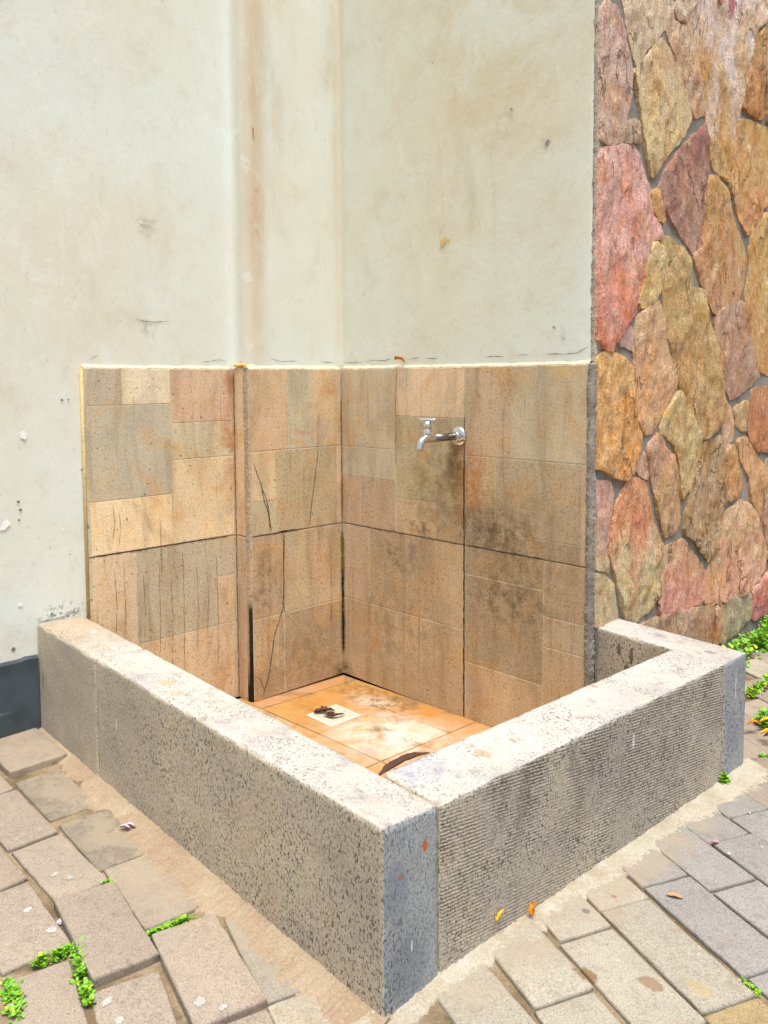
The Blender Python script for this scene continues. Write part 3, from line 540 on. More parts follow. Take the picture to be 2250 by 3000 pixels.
# broken grey mortar up the pilaster's outer corner
V = []; N = 420; prof = [(-.026,-.4325),(-.0245,-.4352),(-.018,-.4360),(-.010,-.4340),(-.004,-.4315),(.0002,-.4285),(-.001,-.426)]; C = []
for i in range(N+1):
    z = i*1.197/N
    for k,(x,y) in enumerate(prof):
        g = nz(x*3,y*3,z,30,k)*.0010+nz(x*3,y*3,z,110,k)*.0009
        V.append((x-g, y+g, z))
        c = lin((170,150,126),1.) if z > .55 else lin((190,162,130),.95)
        if k in (1,5) and nz(x,y,z,30,6) > -.25 and z > .35: c = lin((204,186,160),1.)
        t = max(0., min(1., (.40+.06*nz(x,y,z,18,2)-z)/.08)) if k >= 3 else max(0., min(1., (.15-z)/.1))
        if k in (0,6) and z < .9: t = max(t, .35)
        dk = lin((34,44,22)) if z > .18 else lin((26,26,20))
        C.append((*[a*(1-t)+b*t for a,b in zip(c,dk)], 1))
n = len(prof)
mesh('corner_mortar', V, [(i*n+k,i*n+k+1,(i+1)*n+k+1,(i+1)*n+k) for i in range(N) for k in range(n-1)], M['mortar'], house, False, C)

# marks: cracks, algae lines, flakes, drips --------------------------
mk = MB(); DK = lin((100,82,62)); ALG = lin((46,54,20)); WH = lin((240,240,236))
def on_inner(*p): return [(0,u,z) for u,z in p]
def on_tap(*p): return [(u,0,z) for u,z in p]
def on_left(*p): return [(-D_,u,z) for u,z in p]
X1 = (1,0,0); Y1 = (0,-1,0); Z1 = (0,0,1); OF = .0012
ribbon(mk, on_inner((-.415,.866),(-.385,.786),(-.359,.728),(-.349,.67),(-.339,.606)), .8*.0032, X1, OF, DK)
ribbon(mk, on_inner((-.385,.786),(-.370,.728),(-.352,.67),(-.345,.610)), .003, X1, OF, lin((96,80,60)))
ribbon(mk, on_inner((-.119,.891),(-.128,.83),(-.141,.759),(-.152,.702),(-.165,.606)), .8*.0032, X1, OF, DK)
ribbon(mk, on_inner((-.284,.595),(-.286,.50),(-.288,.42),(-.290,.365),(-.296,.311),(-.331,.235),(-.349,.147),(-.362,.081),(-.390,.011)), .75*.0032, X1, OF, lin((40,36,20)))
ribbon(mk, on_inner((-.42,.095),(-.40,.08),(-.38,.03)), .002, X1, OF, DK)
ribbon(mk, on_inner((-.42,.603),(-.33,.602),(-.25,.604)), .004, X1, OF, DK); ribbon(mk, on_inner((-.31,.604),(-.2,.603)), .006, X1, OF, DK)
ribbon(mk, [(.004,-.004,.57),(.004,-.004,.48),(.004,-.004,.40)], .010, (1,-1,0), .003, lin((92,90,36)))
ribbon(mk, [(.004,-.004,.42),(.004,-.004,.25),(.004,-.004,.09)], .006, (1,-1,0), .004, lin((34,32,18)))
ribbon(mk, [(.004,-.004,.60),(.004,-.004,.9),(.004,-.004,1.1)], .0035, (1,-1,0), .003, lin((110,84,56)))
ribbon(mk, on_tap((.05,.601),(.2,.599),(.35,.602),(.5,.600),(.62,.600)), .0028, Y1, OF, DK)
ribbon(mk, on_tap((.63,.601),(.8,.600),(.95,.601)), .0034, Y1, OF, lin((70,56,40)))
ribbon(mk, on_tap((.623,.93),(.623,.7),(.623,.45),(.623,.2),(.623,.01)), .0034, Y1, OF, lin((52,42,30)))
ribbon(mk, on_tap((.306,1.198),(.300,1.1),(.299,1.0),(.299,.85)), .003, Y1, .001, lin((150,136,116)))
ribbon(mk, on_tap((.345,1.195),(.346,1.15),(.348,1.115)), .011, Y1, OF, lin((206,192,166)), .25)
ribbon(mk, on_tap((.675,1.115),(.700,1.085)), .003, Y1, OF, DK); ribbon(mk, on_tap((.680,1.06),(.686,1.035)), .004, Y1, OF, lin((216,190,150)))
ribbon(mk, on_tap((.545,1.15),(.55,1.13)), .006, Y1, OF, lin((228,214,190)))
ribbon(mk, [(-D_+.002,-A_-.0005,1.19),(-D_+.002,-A_-.0005,.8),(-D_+.002,-A_-.0005,.4),(-D_+.002,-A_-.0005,.0)], .0026, (1,-1,0), .002, lin((128,88,58)))
for (u,zt,zb) in [(-.90,.55,.30),(-.87,.58,.25),(-.80,.52,.28),(-.745,.56,.20),(-.70,.50,.16),(-.655,.57,.15),(-.60,.52,.2),(-.56,.50,.25),(-.52,.55,.12),(-.90,.76,.64),(-.88,.74,.62)]:
    ribbon(mk, on_left((u,zt),(u+.004,(zt+zb)/2),(u-.003,zb)), .0014, X1, OF, lin((140,112,84)), .8, u)
ribbon(mk, on_left((-.97,.6005),(-.75,.600),(-.46,.6005)), .0035, X1, OF, lin((92,64,40)))
# hairline cracks in the plaster along the ledge
def on_pw(*p): return [(u,.012,z) for u,z in p]
def on_pl(*p): return [(-D_-.012,u,z) for u,z in p]
def on_pp(*p): return [(-.012,u,z) for u,z in p]
for a in [on_pw((.01,1.224),(.06,1.222),(.12,1.224)), on_pw((.13,1.222),(.18,1.228),(.24,1.226),(.28,1.235)), on_pw((.36,1.226),(.41,1.236)), on_pw((.44,1.229),(.50,1.229)),
          on_pw((.70,1.228),(.78,1.229)), on_pw((.83,1.229),(.88,1.231)), on_pw((.93,1.231),(1.05,1.231),(1.09,1.25))]: ribbon(mk, a, .002, Y1, .0035, lin((120,110,96)))
for a in [on_pp((-.33,1.232),(-.27,1.226),(-.2,1.228)), on_pp((-.1,1.226),(-.02,1.224))]: ribbon(mk, a, .002, X1, .0035, lin((120,110,96)))
for a in [on_pl((-.80,1.355),(-.74,1.350),(-.68,1.356)), on_pl((-.86,1.352),(-.845,1.348)), on_pl((-.56,1.222),(-.48,1.228),(-.45,1.224)), on_pl((-.96,1.222),(-.93,1.238)),
          on_pl((-.985,.47),(-.983,.44)), on_pl((-1.15,.423),(-1.07,.427),(-.995,.440))]: ribbon(mk, a, .0022, X1, .0035, lin((136,132,120)))

for (u,z,r,a) in [(-1.169,.998,.011,1.),(-1.231,.735,.010,1.8),(-1.196,.49,.007,1.),(-1.252,.728,.006,1.5),(-.772,1.672,.005,.5),(-1.06,.70,.003,1)]: splat(mk, (-D_-.012,u,z), r, X1, .0035, WH, u*9, a)
for (u,z,r) in [(-1.19,.80,.004),(-1.185,.775,.004),(-1.19,.745,.003),(-1.05,1.10,.004),(-1.03,1.10,.003),(-.995,.88,.003),(-1.22,.36,.006),(-1.1,.65,.002),(-1.04,.62,.0022)]: splat(mk, (-D_-.012,u,z), r, X1, .0035, lin((120,112,100)), u*7, 1.)
for (u,z,r,a) in [(.805,1.99,.007,.4),(.94,1.86,.006,1.6),(.475,2.22,.003,1),(.97,1.31,.006,.5),(.52,1.62,.010,1.7),(.545,1.62,.006,1)]:
    splat(mk, (u,.012,z), r, Y1, .0035, lin((150,142,132)) if z > 1.7 or z < 1.4 else lin((214,188,130)), u*5, a)
ribbon(mk, [(-.0125,-.385,2.045),(-.0125,-.383,1.99)], .007, X1, .0035, lin((190,134,80)))
mk.make('wall_marks', M['marks'], house)

# painted skirting on the left wall
V = []; Fc = []; N = 200
for i in range(N+1):
    y = -7+(7-1.151)*(i/N)**.35 if False else (-1.1505-(1-i/N)**2*5.8)
    t = nz(0,y,0,14,1)*.006+nz(0,y,0,50,2)*.003; b = .085
    x0, x1 = -D_-.014, -D_-.002
    V += [(x0,y,b-.06),(x1+nz(0,y,1,20,3)*.002,y,b-.06),(x1+nz(0,y,2,16,5)*.003,y,.20),(x1-.001+nz(0,y,4,24,6)*.002,y,.318+t),(x1-.006,y,.325+t),(x0,y,.328+t)]
n = 6
Fc = [(i*n+k,(i+1)*n+k,(i+1)*n+k+1,i*n+k+1) for i in range(N) for k in range(n-1)]+[tuple(range(n-1,-1,-1)), tuple(N*n+k for k in range(n))]
mesh('skirting', V, Fc, M['skirt'], house, False)

# ------------------------------------------------------------------ stone wall
sw = empty('stone_wall', (W_+.01,2.,.09), 'wall clad in ochre, pink and rust crazy-paving stone beside the plastered corner', 'wall')
V = []; Fc = []; C = []; NY, NZ = 90, 90
ys = [.0215+i*(.02) for i in range(80)]+[1.7+.2*i for i in range(23)]
zs = [0+i*.02 for i in range(130)]+[2.65+.2*i for i in range(9)]
for y in ys:
    for z in zs:
        x = W_+.0165+nz(0,y,z,16,1)*.004+nz(0,y,z,50,2)*.002+nz(0,y,z,24,5)*.002
        V.append((x,y,z)); t = .5+.5*nz(0,y,z,5,7); C.append((*[a*(1-t)+b*t for a,b in zip(lin((118,120,118),.9),lin((160,152,140),.9))],1))
nzv = len(zs)
Fc = [(i*nzv+j,(i+1)*nzv+j,(i+1)*nzv+j+1,i*nzv+j+1) for i in range(len(ys)-1) for j in range(nzv-1)]
mesh('mortar_bed', V, Fc, M['mortar'], sw, True, C)
# rough mortar edge at the corner
V = []; C = []; N = 200; prof = [(W_-.003,-.002),(W_+.003,-.005),(W_+.009,-.004),(W_+.014,.002),(W_+.0165,.010),(W_+.0165,.018),(W_+.013,.026)]
N = 700
for i in range(N+1):
    z = i*3.2/N
    for k,(x,y) in enumerate(prof):
        g = nz(x,y,z,60,k)*.003+nz(x,y,z,150,k)*.0025+nz(x,y,z,18,k)*.002; yy = y if z < 1.2 else y+.016
        V.append((x+g,yy+g,z)); t = .5+.5*nz(x,y,z,30,4)
        hi = lin((206,198,182),1.) if z > 1.2 else lin((166,160,152),.95)
        C.append((*[a*(1-t)+b*t for a,b in zip(lin((112,106,98),.9),hi)],1))
n = len(prof)
mesh('edge_mortar', V, [(i*n+k,i*n+k+1,(i+1)*n+k+1,(i+1)*n+k) for i in range(N) for k in range(n-1)], M['mortar'], sw, False, C)

def chaikin(P, it=1):
    for _ in range(it):
        Q = []
        for i in range(len(P)):
            a, b = Vector(P[i]), Vector(P[(i+1)%len(P)]); Q += [a.lerp(b,.07), a.lerp(b,.93)]
        P = Q
    return P
def inset(P, d):
    n = len(P); Q = []
    ar = sum(P[i].x*P[(i+1)%n].y-P[(i+1)%n].x*P[i].y for i in range(n)); s = 1 if ar > 0 else -1
    for i in range(n):
        a, b, c = P[i-1], P[i], P[(i+1)%n]; t = (c-a)
        if t.length < 1e-9: Q.append(b.copy()); continue
        t.normalize(); Q.append(b+Vector((-t.y, t.x))*d*s)
    return Q
def inside(p, P):
    r = False; n = len(P); j = n-1
    for i in range(n):
        if (P[i].y > p.y) != (P[j].y > p.y) and p.x < (P[j].x-P[i].x)*(p.y-P[i].y)/(P[j].y-P[i].y)+P[i].x: r = not r
        j = i
    return r
sv, sf, sc = [], [], []
def stone(poly, c1, c2, seed, res=.0095):
    P = chaikin([Vector((max(p[0],.013),p[1])) for p in poly]); R = []
    for i in range(len(P)):
        a, b = P[i], P[(i+1)%len(P)]; k = max(1, int((b-a).length/.011))
        for j in range(k):
            q = a.lerp(b, j/k); R.append(q+Vector((nz(q.x,q.y,0,60,seed)*.0060+nz(q.x,q.y,0,16,seed)*.004, nz(q.x,q.y,3,60,seed)*.0060+nz(q.x,q.y,7,16,seed)*.004)))
    R = [Vector((max(p.x,.012),p.y)) for p in inset(R, -.0105)]; I1 = inset(R, .0018); I2 = inset(R, .008)
    th = random.uniform(.016,.027); ty, tz = random.uniform(-.04,.04), random.uniform(-.025,.025)
    cy = sum(p.x for p in R)/len(R); cz = sum(p.y for p in R)/len(R); z0 = min(p.y for p in R); z1 = max(p.y for p in R)
    def hgt(p, f):
        h = th+ty*(p.x-cy)+tz*(p.y-cz)
        w = nz(p.x*1.7,p.y*.8,seed,9,seed)+.5*nz(p.x*1.6,p.y*.9,seed,24,seed)
        ww = w*3.6+.35*nz(p.x*1.5,p.y,seed,60,seed+4); h += math.floor(ww)*.0027 + w*.003 + nz(p.x*1.3,p.y,seed,90,seed)*.0022 + nz(p.x,p.y*.6,seed,38,seed+1)*.0022
        return max(.0150+nz(p.x,p.y,seed,60,seed)*.001, h*f)
    def colr(p):
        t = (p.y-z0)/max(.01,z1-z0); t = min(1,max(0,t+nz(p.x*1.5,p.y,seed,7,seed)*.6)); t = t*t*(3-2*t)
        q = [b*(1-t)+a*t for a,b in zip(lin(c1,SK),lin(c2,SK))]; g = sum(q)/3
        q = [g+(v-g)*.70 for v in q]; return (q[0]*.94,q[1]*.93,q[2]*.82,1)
    base = len(sv); nR = len(R)
    for ring, f in ((R,None),(I1,.72)):
        for p in ring:
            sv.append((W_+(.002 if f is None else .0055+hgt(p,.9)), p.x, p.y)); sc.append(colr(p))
    for i in range(nR):
        j = (i+1)%nR; sf.append((base+i, base+j, base+nR+j, base+nR+i))
    pts = [p.copy() for p in I1]; bx0 = min(p.x for p in R); bx1 = max(p.x for p in R)
    y = bx0
    while y < bx1:
        z = z0
        while z < z1:
            q = Vector((y+random.uniform(-.3,.3)*res, z+random.uniform(-.3,.3)*res))
            if inside(q, I2): pts.append(q)
            z += res
        y += res
    try: ov, oe, of, _, _, _ = delaunay_2d_cdt(pts, [(i,(i+1)%nR) for i in range(nR)], [list(range(nR))], 1, 1e-6)
    except Exception: return
    b2 = len(sv)
    for i, p in enumerate(ov):
        f = .9 if i < nR else 1.
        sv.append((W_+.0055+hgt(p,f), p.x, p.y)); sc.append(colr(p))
    ar = sum(R[i].x*R[(i+1)%nR].y-R[(i+1)%nR].x*R[i].y for i in range(nR))
    for f in of:
        sf.append(tuple(b2+i for i in f))
SK = 1.75
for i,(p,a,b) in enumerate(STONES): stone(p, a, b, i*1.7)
# the cladding carries on beyond the photographed piece: irregular cells of the same size
TP = [[Vector(t) for t in p] for p,_,_ in STONES]
fixed = [t+(sum(P, Vector((0,0)))/len(P)-t)*.25 for P in TP for t in P]
rs = random.Random(5); free = []
for a in range(16):
    for b in range(10):
        p = Vector((.05+a*.30+rs.uniform(-.09,.09), .14+b*.40+(.2 if a % 2 else 0)+rs.uniform(-.12,.12)))
        if p.x < .02 or p.x > 4.6 or p.y > 3.9 or (p.x < 1.05 and p.y < 2.1): continue
        if any(inside(p,P) for P in TP) or min((p-q).length for q in fixed) < .06: continue
        free.append(p)
def halfcut(P, p, q):
    n = (q-p); m = (p+q)/2+(p-q).normalized()*.004; Q = []
    for i in range(len(P)):
        a, b = P[i], P[(i+1)%len(P)]; da = (a-m).dot(n); db = (b-m).dot(n)
        if da <= 0: Q.append(a)
        if da*db < 0: Q.append(a.lerp(b, da/(da-db)))
    return Q
for i,p in enumerate(free):
    P = [Vector(t) for t in ((.013,.10),(4.8,.10),(4.8,4.1),(.013,4.1))]
    for q in free+fixed:
        if q is not p and (q-p).length < 1.2 and len(P) > 2: P = halfcut(P, p, q)
    if len(P) > 2:
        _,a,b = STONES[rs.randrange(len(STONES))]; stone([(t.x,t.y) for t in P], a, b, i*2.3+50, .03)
rock = mesh('stone_facing', sv, sf, M['rock'], sw, True, sc)
bm = bmesh.new(); bm.from_mesh(rock.data); bmesh.ops.remove_doubles(bm, verts=bm.verts, dist=.00005); bmesh.ops.recalc_face_normals(bm, faces=bm.faces)
bm.to_mesh(rock.data); bm.free(); rock.data.set_sharp_from_angle(angle=math.radians(38))

# ------------------------------------------------------------------ trough: curb, floor, drain
tr = empty('wash_trough', (.7,-.55,.0), 'low square wash trough of flecked grey granite kerbs under the tap', 'trough')
xb = -.096
def outy(x): return -1.1487-(x+D_)*(1.1907-1.1487)/(1.472+D_)
def inny(x): return outy(x)+.144
hO = lambda x: .4229+(x+D_)/(1.557)*.0034
hI = lambda x: .4187+(x+D_)/(1.557)*(-.0110)
def arm(x0, x1, x1i, **k):
    top = [(x0,outy(x0),hO(x0)),(x1,outy(x1),hO(x1)),(x1i,inny(x1i),hI(x1i)),(x0,inny(x0),hI(x0))]
    return slab('granite_slab', top, [(a,b,-.02) for a,b,_ in top], .006, .012, M['granite'], tr, **k)
arm(xb, .3325, .3325, seed=3, mats=[M['granite'],M['sawn'],M['lit_worn']], pick={'top':2})['label'] = 'short dusty grey slab against the left wall'
arm(.3370, 1.4720, 1.4624, seed=8, mats=[M['granite'],M['sawn'],M['lit_worn']], pick={'x1':1,'top':2})['label'] = 'long flecked front slab with a bluish sawn end'
yj = inny(1.46)+.004
top = [(1.318,yj,.416),(1.4624,yj,.405),(1.506,.0105,.4107),(1.3619,.0105,.418)]
slab('granite_slab', top, [(a,b,-.02) for a,b,_ in top], .005, .010, M['granite'], tr, seed=15, mats=[M['granite'],M['ribbed'],M['lit_worn']], pick={'x1':1,'top':2})['label'] = 'long slab with fine chiselled ribs on its outer face'
top = [(W_+.012,.032,.4188),(1.506,.0138,.4090),(1.506,.1506,.4080),(W_+.012,.150,.4225)]
slab('granite_slab', top, [(a,b,-.02) for a,b,_ in top], .006, .012, M['granite'], tr, seed=21, mats=[M['granite'],M['sawn'],M['lit_worn']], pick={'x1':1,'top':2})['label'] = 'short return slab meeting the stone wall'
def fz(x, y): return -.0104+.030*min(max(x,0),.62)+.026*min(max(-y,0),.45)
fl = MB()
def fq(x0,x1,y0,y1,col,dz=0.):
    nx = max(1,int((x1-x0)/.15)); ny = max(1,int((y1-y0)/.15)); g = .0012
    xs = [x0+g+(x1-x0-2*g)*i/nx for i in range(nx+1)]; yy = [y0+g+(y1-y0-2*g)*j/ny for j in range(ny+1)]
    V = [(x,y,fz(x,y)+dz) for x in xs for y in yy]; n = ny+1
    fl.add(V, [(i*n+j,(i+1)*n+j,(i+1)*n+j+1,i*n+j+1) for i in range(nx) for j in range(ny)], (*lin(col,.78),1))
fq(-.07,1.40,-1.10,.004,(186,148,102),-.0014)
dx0,dx1,dy0,dy1 = .236,.375,-.379,-.245
fq(.0,.072,-.445,-.002,(208,164,130)); fq(-.06,.0,-1.08,-.447,(196,156,112)); fq(0,.68,-1.08,-.449,(210,178,132))
for (a,b,c,d) in [(.076,dx0,-.445,-.002),(dx1,.388,-.445,-.002),(dx0,dx1,-.445,dy0),(dx0,dx1,dy1,-.002)]: fq(a-.0012,b+.0012,c-.0012,d+.0012,(212,166,104))
fq(.388,.680,-.445,-.140,(226,200,158)); fq(.388,.680,-.139,-.002,(208,160,104)); fq(.683,1.30,-.445,-.002,(210,168,116)); fq(.683,1.30,-1.08,-.449,(210,172,122))
fl.make('basin_floor', M['floor'], tr)
dr = MB(); cx, cy, hw = .3055, -.312, .0665; zc = fz(cx,cy)
dr.box((cx-hw,cy-hw,zc-.03),(cx+hw,cy+hw,zc-.012),(.02,.02,.02,1))
b_ = .012
for (x0,x1,y0,y1) in [(cx-hw,cx+hw,cy-hw,cy-hw+b_),(cx-hw,cx+hw,cy+hw-b_,cy+hw),(cx-hw,cx-hw+b_,cy-hw+b_,cy+hw-b_),(cx+hw-b_,cx+hw,cy-hw+b_,cy+hw-b_)]:
    dr.box((x0,y0,zc-.011),(x1,y1,zc+.004),(1,1,1,1))
drain = dr.make('floor_drain', M['drain'], tr); drain['label'] = 'square cream drain frame'
pit = MB(); pit.box((cx-hw+b_,cy-hw+b_,zc-.0118),(cx+hw-b_,cy+hw-b_,zc-.010)); pit.make('drain_hole', M['pit'], drain)
gb = MB(); iw = hw-b_-.0005
def clip(P, nx, ny, d):
    Q = []
    for i in range(len(P)):
        a, b = P[i], P[(i+1)%len(P)]; da = a[0]*nx+a[1]*ny-d; db = b[0]*nx+b[1]*ny-d
        if da <= 0: Q.append(a)
        if da*db < 0: t = da/(da-db); Q.append((a[0]+(b[0]-a[0])*t, a[1]+(b[1]-a[1])*t))
    return Q
S2 = .70710678; step = .0092
for i in range(-9,10):
    P = [(-iw,-iw),(iw,-iw),(iw,iw),(-iw,iw)]; c0 = i*step
    P = clip(P,-S2,S2,c0+.0027); P = clip(P,S2,-S2,-(c0-.0027)) if P else P
    if len(P) > 2:
        n = len(P); gb.add([(cx+a,cy+b,zc+.003) for a,b in P]+[(cx+a,cy+b,zc-.006) for a,b in P], [tuple(range(n))]+[(k,n+k,n+(k+1)%n,(k+1)%n) for k in range(n)])
for s in (-1,1):
    P = [(-iw,-iw),(iw,-iw),(iw,iw),(-iw,iw)]; P = clip(P,S2,S2,s*.022+.003); P = clip(P,-S2,-S2,-(s*.022-.003))
    n = len(P); gb.add([(cx+a,cy+b,zc+.0022) for a,b in P]+[(cx+a,cy+b,zc-.006) for a,b in P], [tuple(range(n))]+[(k,n+k,n+(k+1)%n,(k+1)%n) for k in range(n)])
gb.make('grate', M['drain'], drain)

# ------------------------------------------------------------------ tap
tx, tz = .600, .967
tap = empty('water_tap', (tx,0,tz), 'chrome wall tap with T-handle and long spout pipe on the beige tiles', 'tap')
def lathe(prof, axis, origin, n=28):
    "prof: (dist along axis, radius)"
    o = Vector(origin); a = Vector(axis).normalized(); u = a.orthogonal().normalized(); v = a.cross(u); V = []; Fc = []
    for (d,r) in prof:
        for j in range(n):
            t = 2*math.pi*j/n; V.append(o+a*d+u*(math.cos(t)*r)+v*(math.sin(t)*r))
    m = len(prof)
    for i in range(m-1):
        for j in range(n): Fc.append((i*n+j,i*n+(j+1)%n,(i+1)*n+(j+1)%n,(i+1)*n+j))
    Fc.append(tuple(range(n))[::-1]); Fc.append(tuple((m-1)*n+j for j in range(n)))
    return V, Fc
mesh('flange', *lathe([(.0,.034),(.004,.0345),(.008,.033),(.013,.027),(.0165,.018),(.017,.0145),(.024,.0135),(.032,.0125),(.033,.011)],(0,-1,0),(tx,0,tz)), M['chrome'], tap)
LP = .142
mesh('pipe', *tube([(tx,-.03,tz),(tx,-.07,tz-.0005),(tx,-LP+.02,tz-.001)], .0130, 20), M['pipe'], tap)
bp = []; rr = []
for i in range(6): bp.append((tx,-LP+.022-.008*i,tz-.001)); rr.append(.0138 if i else .0126)
for i in range(1,9):
    a = i*math.radians(78)/8; R = .030
    bp.append((tx, -LP-.018-R*math.sin(a), tz-.001-R*(1-math.cos(a)))); rr.append(.0136-.0003*i)
l = Vector(bp[-1]); dv = (l-Vector(bp[-2])).normalized()
bp += [tuple(l+dv*.006), tuple(l+dv*.012), tuple(l+dv*.0125)]; rr += [.0114,.0120,.010]
mesh('spout', *tube(bp, rr, 20), M['chrome'], tap)
vy = -LP+.0-.012
mesh('valve_body', *lathe([(-.008,.012),(.004,.0140),(.012,.0150),(.026,.0150),(.028,.0130),(.032,.0128),(.033,.0145),(.047,.0145),(.049,.0125),(.056,.011)],(0,0,1),(tx,vy,tz)), M['chrome'], tap)
hd = Vector((.86,.5,0)).normalized(); hc = Vector((tx,vy,tz+.0585)); hp = []; hr = []
for d,r in [(-.030,.0035),(-.0295,.0055),(-.025,.0058),(-.012,.0050),(0,.0062),(.012,.0050),(.025,.0058),(.0295,.0055),(.030,.0035)]: hp.append(hc+hd*d*.92); hr.append(r*1.2)
mesh('handle', *tube(hp, hr, 16), M['chrome'], tap)

# ------------------------------------------------------------------ ground
def rise(y): return .06*max(0., y-.25)
gv, gf = [], []
def gq(xs, yy):
    b = len(gv); n = len(yy)
    for x in xs:
        for y in yy: gv.append((x,y,.0830+rise(y)))
    for i in range(len(xs)-1):
        for j in range(n-1): gf.append((b+i*n+j,b+(i+1)*n+j,b+(i+1)*n+j+1,b+i*n+j+1))
XA = [-40,-10,-2,-1,0,.5,1,1.40,1.44]; XB = [1.44,1.6,2,3,5,12,40]
YA = [-40,-10,-4,-2.5,-1.8,-1.5,-1.3,-1.15]; YB = [-1.15,-.8,-.4,0.,.06]; YC = [.06,.25,.5,1,2,4,6,15,40]
gq(XA, YA); gq(XB, YA); gq(XB, YB); gq(XB, YC); gq([W_+.005,1.44], YC)
struct(mesh('ground', gv, gf, M['dirt'], None, False))

pv = MB(); quads = []; tops = []
def topz(x, y):
    p = Vector((x,y))
    for Q,f in zip(quads,tops):
        if inside(p,Q): return f(p)
    return PZ
def rect(x, y, ang, L, Wd):
    a = math.radians(ang); u = Vector((math.cos(a),math.sin(a))); v = Vector((math.sin(a),-math.cos(a))); p = Vector((x,y))
    return [p, p+u*L, p+u*L+v*Wd, p+v*Wd]
def paver(Q, z, col, tilt=(0,0), seed=0.):
    cc = sum(Q, Vector((0,0)))/4; eu = (Q[1]-Q[0]).normalized()*.0022; ev = (Q[3]-Q[0]).normalized()*.0022
    Q = [Q[0]-eu-ev, Q[1]+eu-ev, Q[2]+eu+ev, Q[3]-eu+ev]
    c = sum(Q, Vector((0,0)))/4; R = []
    for i in range(4):
        a, b = Q[i], Q[(i+1)%4]; k = max(3, int((b-a).length/.018))
        for j in range(k):
            t = j/k; q = a.lerp(b,t)
            if j == 0: q = q+(c-q).normalized()*.0015
            R.append(q+Vector((nz(q.x,q.y,0,45,seed),nz(q.x,q.y,5,45,seed)))*.0016)
    n = len(R); V = []; C = []
    nz_ = lambda p: z+rise(p.y)+tilt[0]*(p.x-c.x)+tilt[1]*(p.y-c.y)
    col = lin(col, PK)
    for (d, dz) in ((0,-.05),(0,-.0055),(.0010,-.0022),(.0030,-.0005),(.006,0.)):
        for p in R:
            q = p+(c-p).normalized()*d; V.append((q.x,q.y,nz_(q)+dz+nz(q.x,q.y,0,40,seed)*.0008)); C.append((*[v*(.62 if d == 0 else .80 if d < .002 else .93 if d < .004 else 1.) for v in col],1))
    Fc = []
    for k in range(4):
        for i in range(n):
            j = (i+1)%n; Fc.append((k*n+i,(k+1)*n+i,(k+1)*n+j,k*n+j))
    Fc.append(tuple(4*n+i for i in range(n))[::-1])
    pv.add(V, Fc, C); quads.append(Q); tops.append(nz_)
PK = .53
GA=(212,195,177); GB=(206,187,168); GC=(170,158,142); GD=(198,192,186); GE=(224,214,194); GF=(214,188,142)
PZ = .0905
SPEC = [ # x, y (upper left), angle, length, width, dz, colour, tilt
 (-.105,-1.165,-1,.252,.152,.013,GB,(0,.02)),(.192,-1.207,-2,.257,.118,-.002,GC,(0,0)),(.487,-1.212,-3,.247,.114,-.001,GC,(0,0)),(.745,-1.218,-7,.245,.112,0,GA,(0,0)),
 (1.037,-1.243,-13,.266,.124,.009,GA,(.0,-.02)),(-.030,-1.338,-1,.252,.112,0,GB,(0,0)),(-.292,-1.335,-1,.252,.112,0,GA,(0,0)),(.232,-1.339,-1,.277,.110,.001,GA,(0,0)),(.522,-1.341,0,.250,.109,0,GA,(0,0)),
 (.797,-1.341,-8.5,.272,.118,.011,GA,(0,-.03)),(1.090,-1.395,-16,.26,.117,-.004,GA,(0,0)),(.392,-1.463,0,.252,.12,0,GB,(0,0)),(.130,-1.460,0,.252,.12,0,GA,(0,0)),(.660,-1.468,-3,.252,.122,.001,GA,(0,0)),(.950,-1.502,-13,.25,.11,-.003,GA,(0,0)),
 (1.088,-1.120,-17,.25,.115,-.002,(200,190,176),(0,0)),(1.308,-1.312,-16,.25,.118,.002,GA,(0,0)),(1.334,-1.197,-17,.25,.112,-.002,GE,(0,0)),
 (1.425,-.935,-18,.25,.118,-.002,GE,(0,0)),(1.672,-.880,-22,.25,.116,0,GE,(0,0)),(1.432,-.781,-21,.251,.118,.002,GE,(0,0)),(1.369,-.608,-22,.25,.115,.001,GE,(0,0)),(1.607,-.709,-22,.25,.116,0,GE,(0,0)),
 (1.380,-.474,-23,.25,.114,.001,GE,(0,0)),(1.612,-.575,-23,.282,.112,.001,GE,(0,0)),(1.398,-.340,-23,.25,.115,.001,GD,(0,0)),(1.635,-.442,-23,.272,.115,.001,GD,(0,0)),(1.503,-.247,-23.5,.252,.118,.001,GD,(0,0)),(1.742,-.352,-22,.25,.116,.001,GD,(0,0)),
 (1.425,-.078,-24,.25,.116,0,GD,(0,0)),(1.660,-.178,-24,.25,.114,.001,GD,(0,0)),(1.412,.064,-24,.25,.116,0,GD,(0,0)),(1.645,-.042,-24,.25,.114,.001,GD,(0,0)),(1.877,-.690,-23,.25,.114,.001,GF,(0,0)),(1.892,-.550,-23,.25,.112,0,GD,(0,0)),
]
for i,(x,y,a,L,Wd,dz,c,t) in enumerate(SPEC):
    j = random.uniform(.97,1.03); paver(rect(x,y,a,L,Wd), PZ+dz, tuple(v*j for v in c), (t[0]+random.uniform(-.004,.004),t[1]+random.uniform(-.004,.004)), i*1.3)
def sat(A, B, m=.004):
    for P in (A,B):
        for i in range(4):
            e = (P[(i+1)%4]-P[i]); n = Vector((-e.y,e.x)).normalized()
            a = [p.dot(n) for p in A]; b = [p.dot(n) for p in B]
            if max(a)-m <= min(b) or max(b)-m <= min(a): return False
    return True
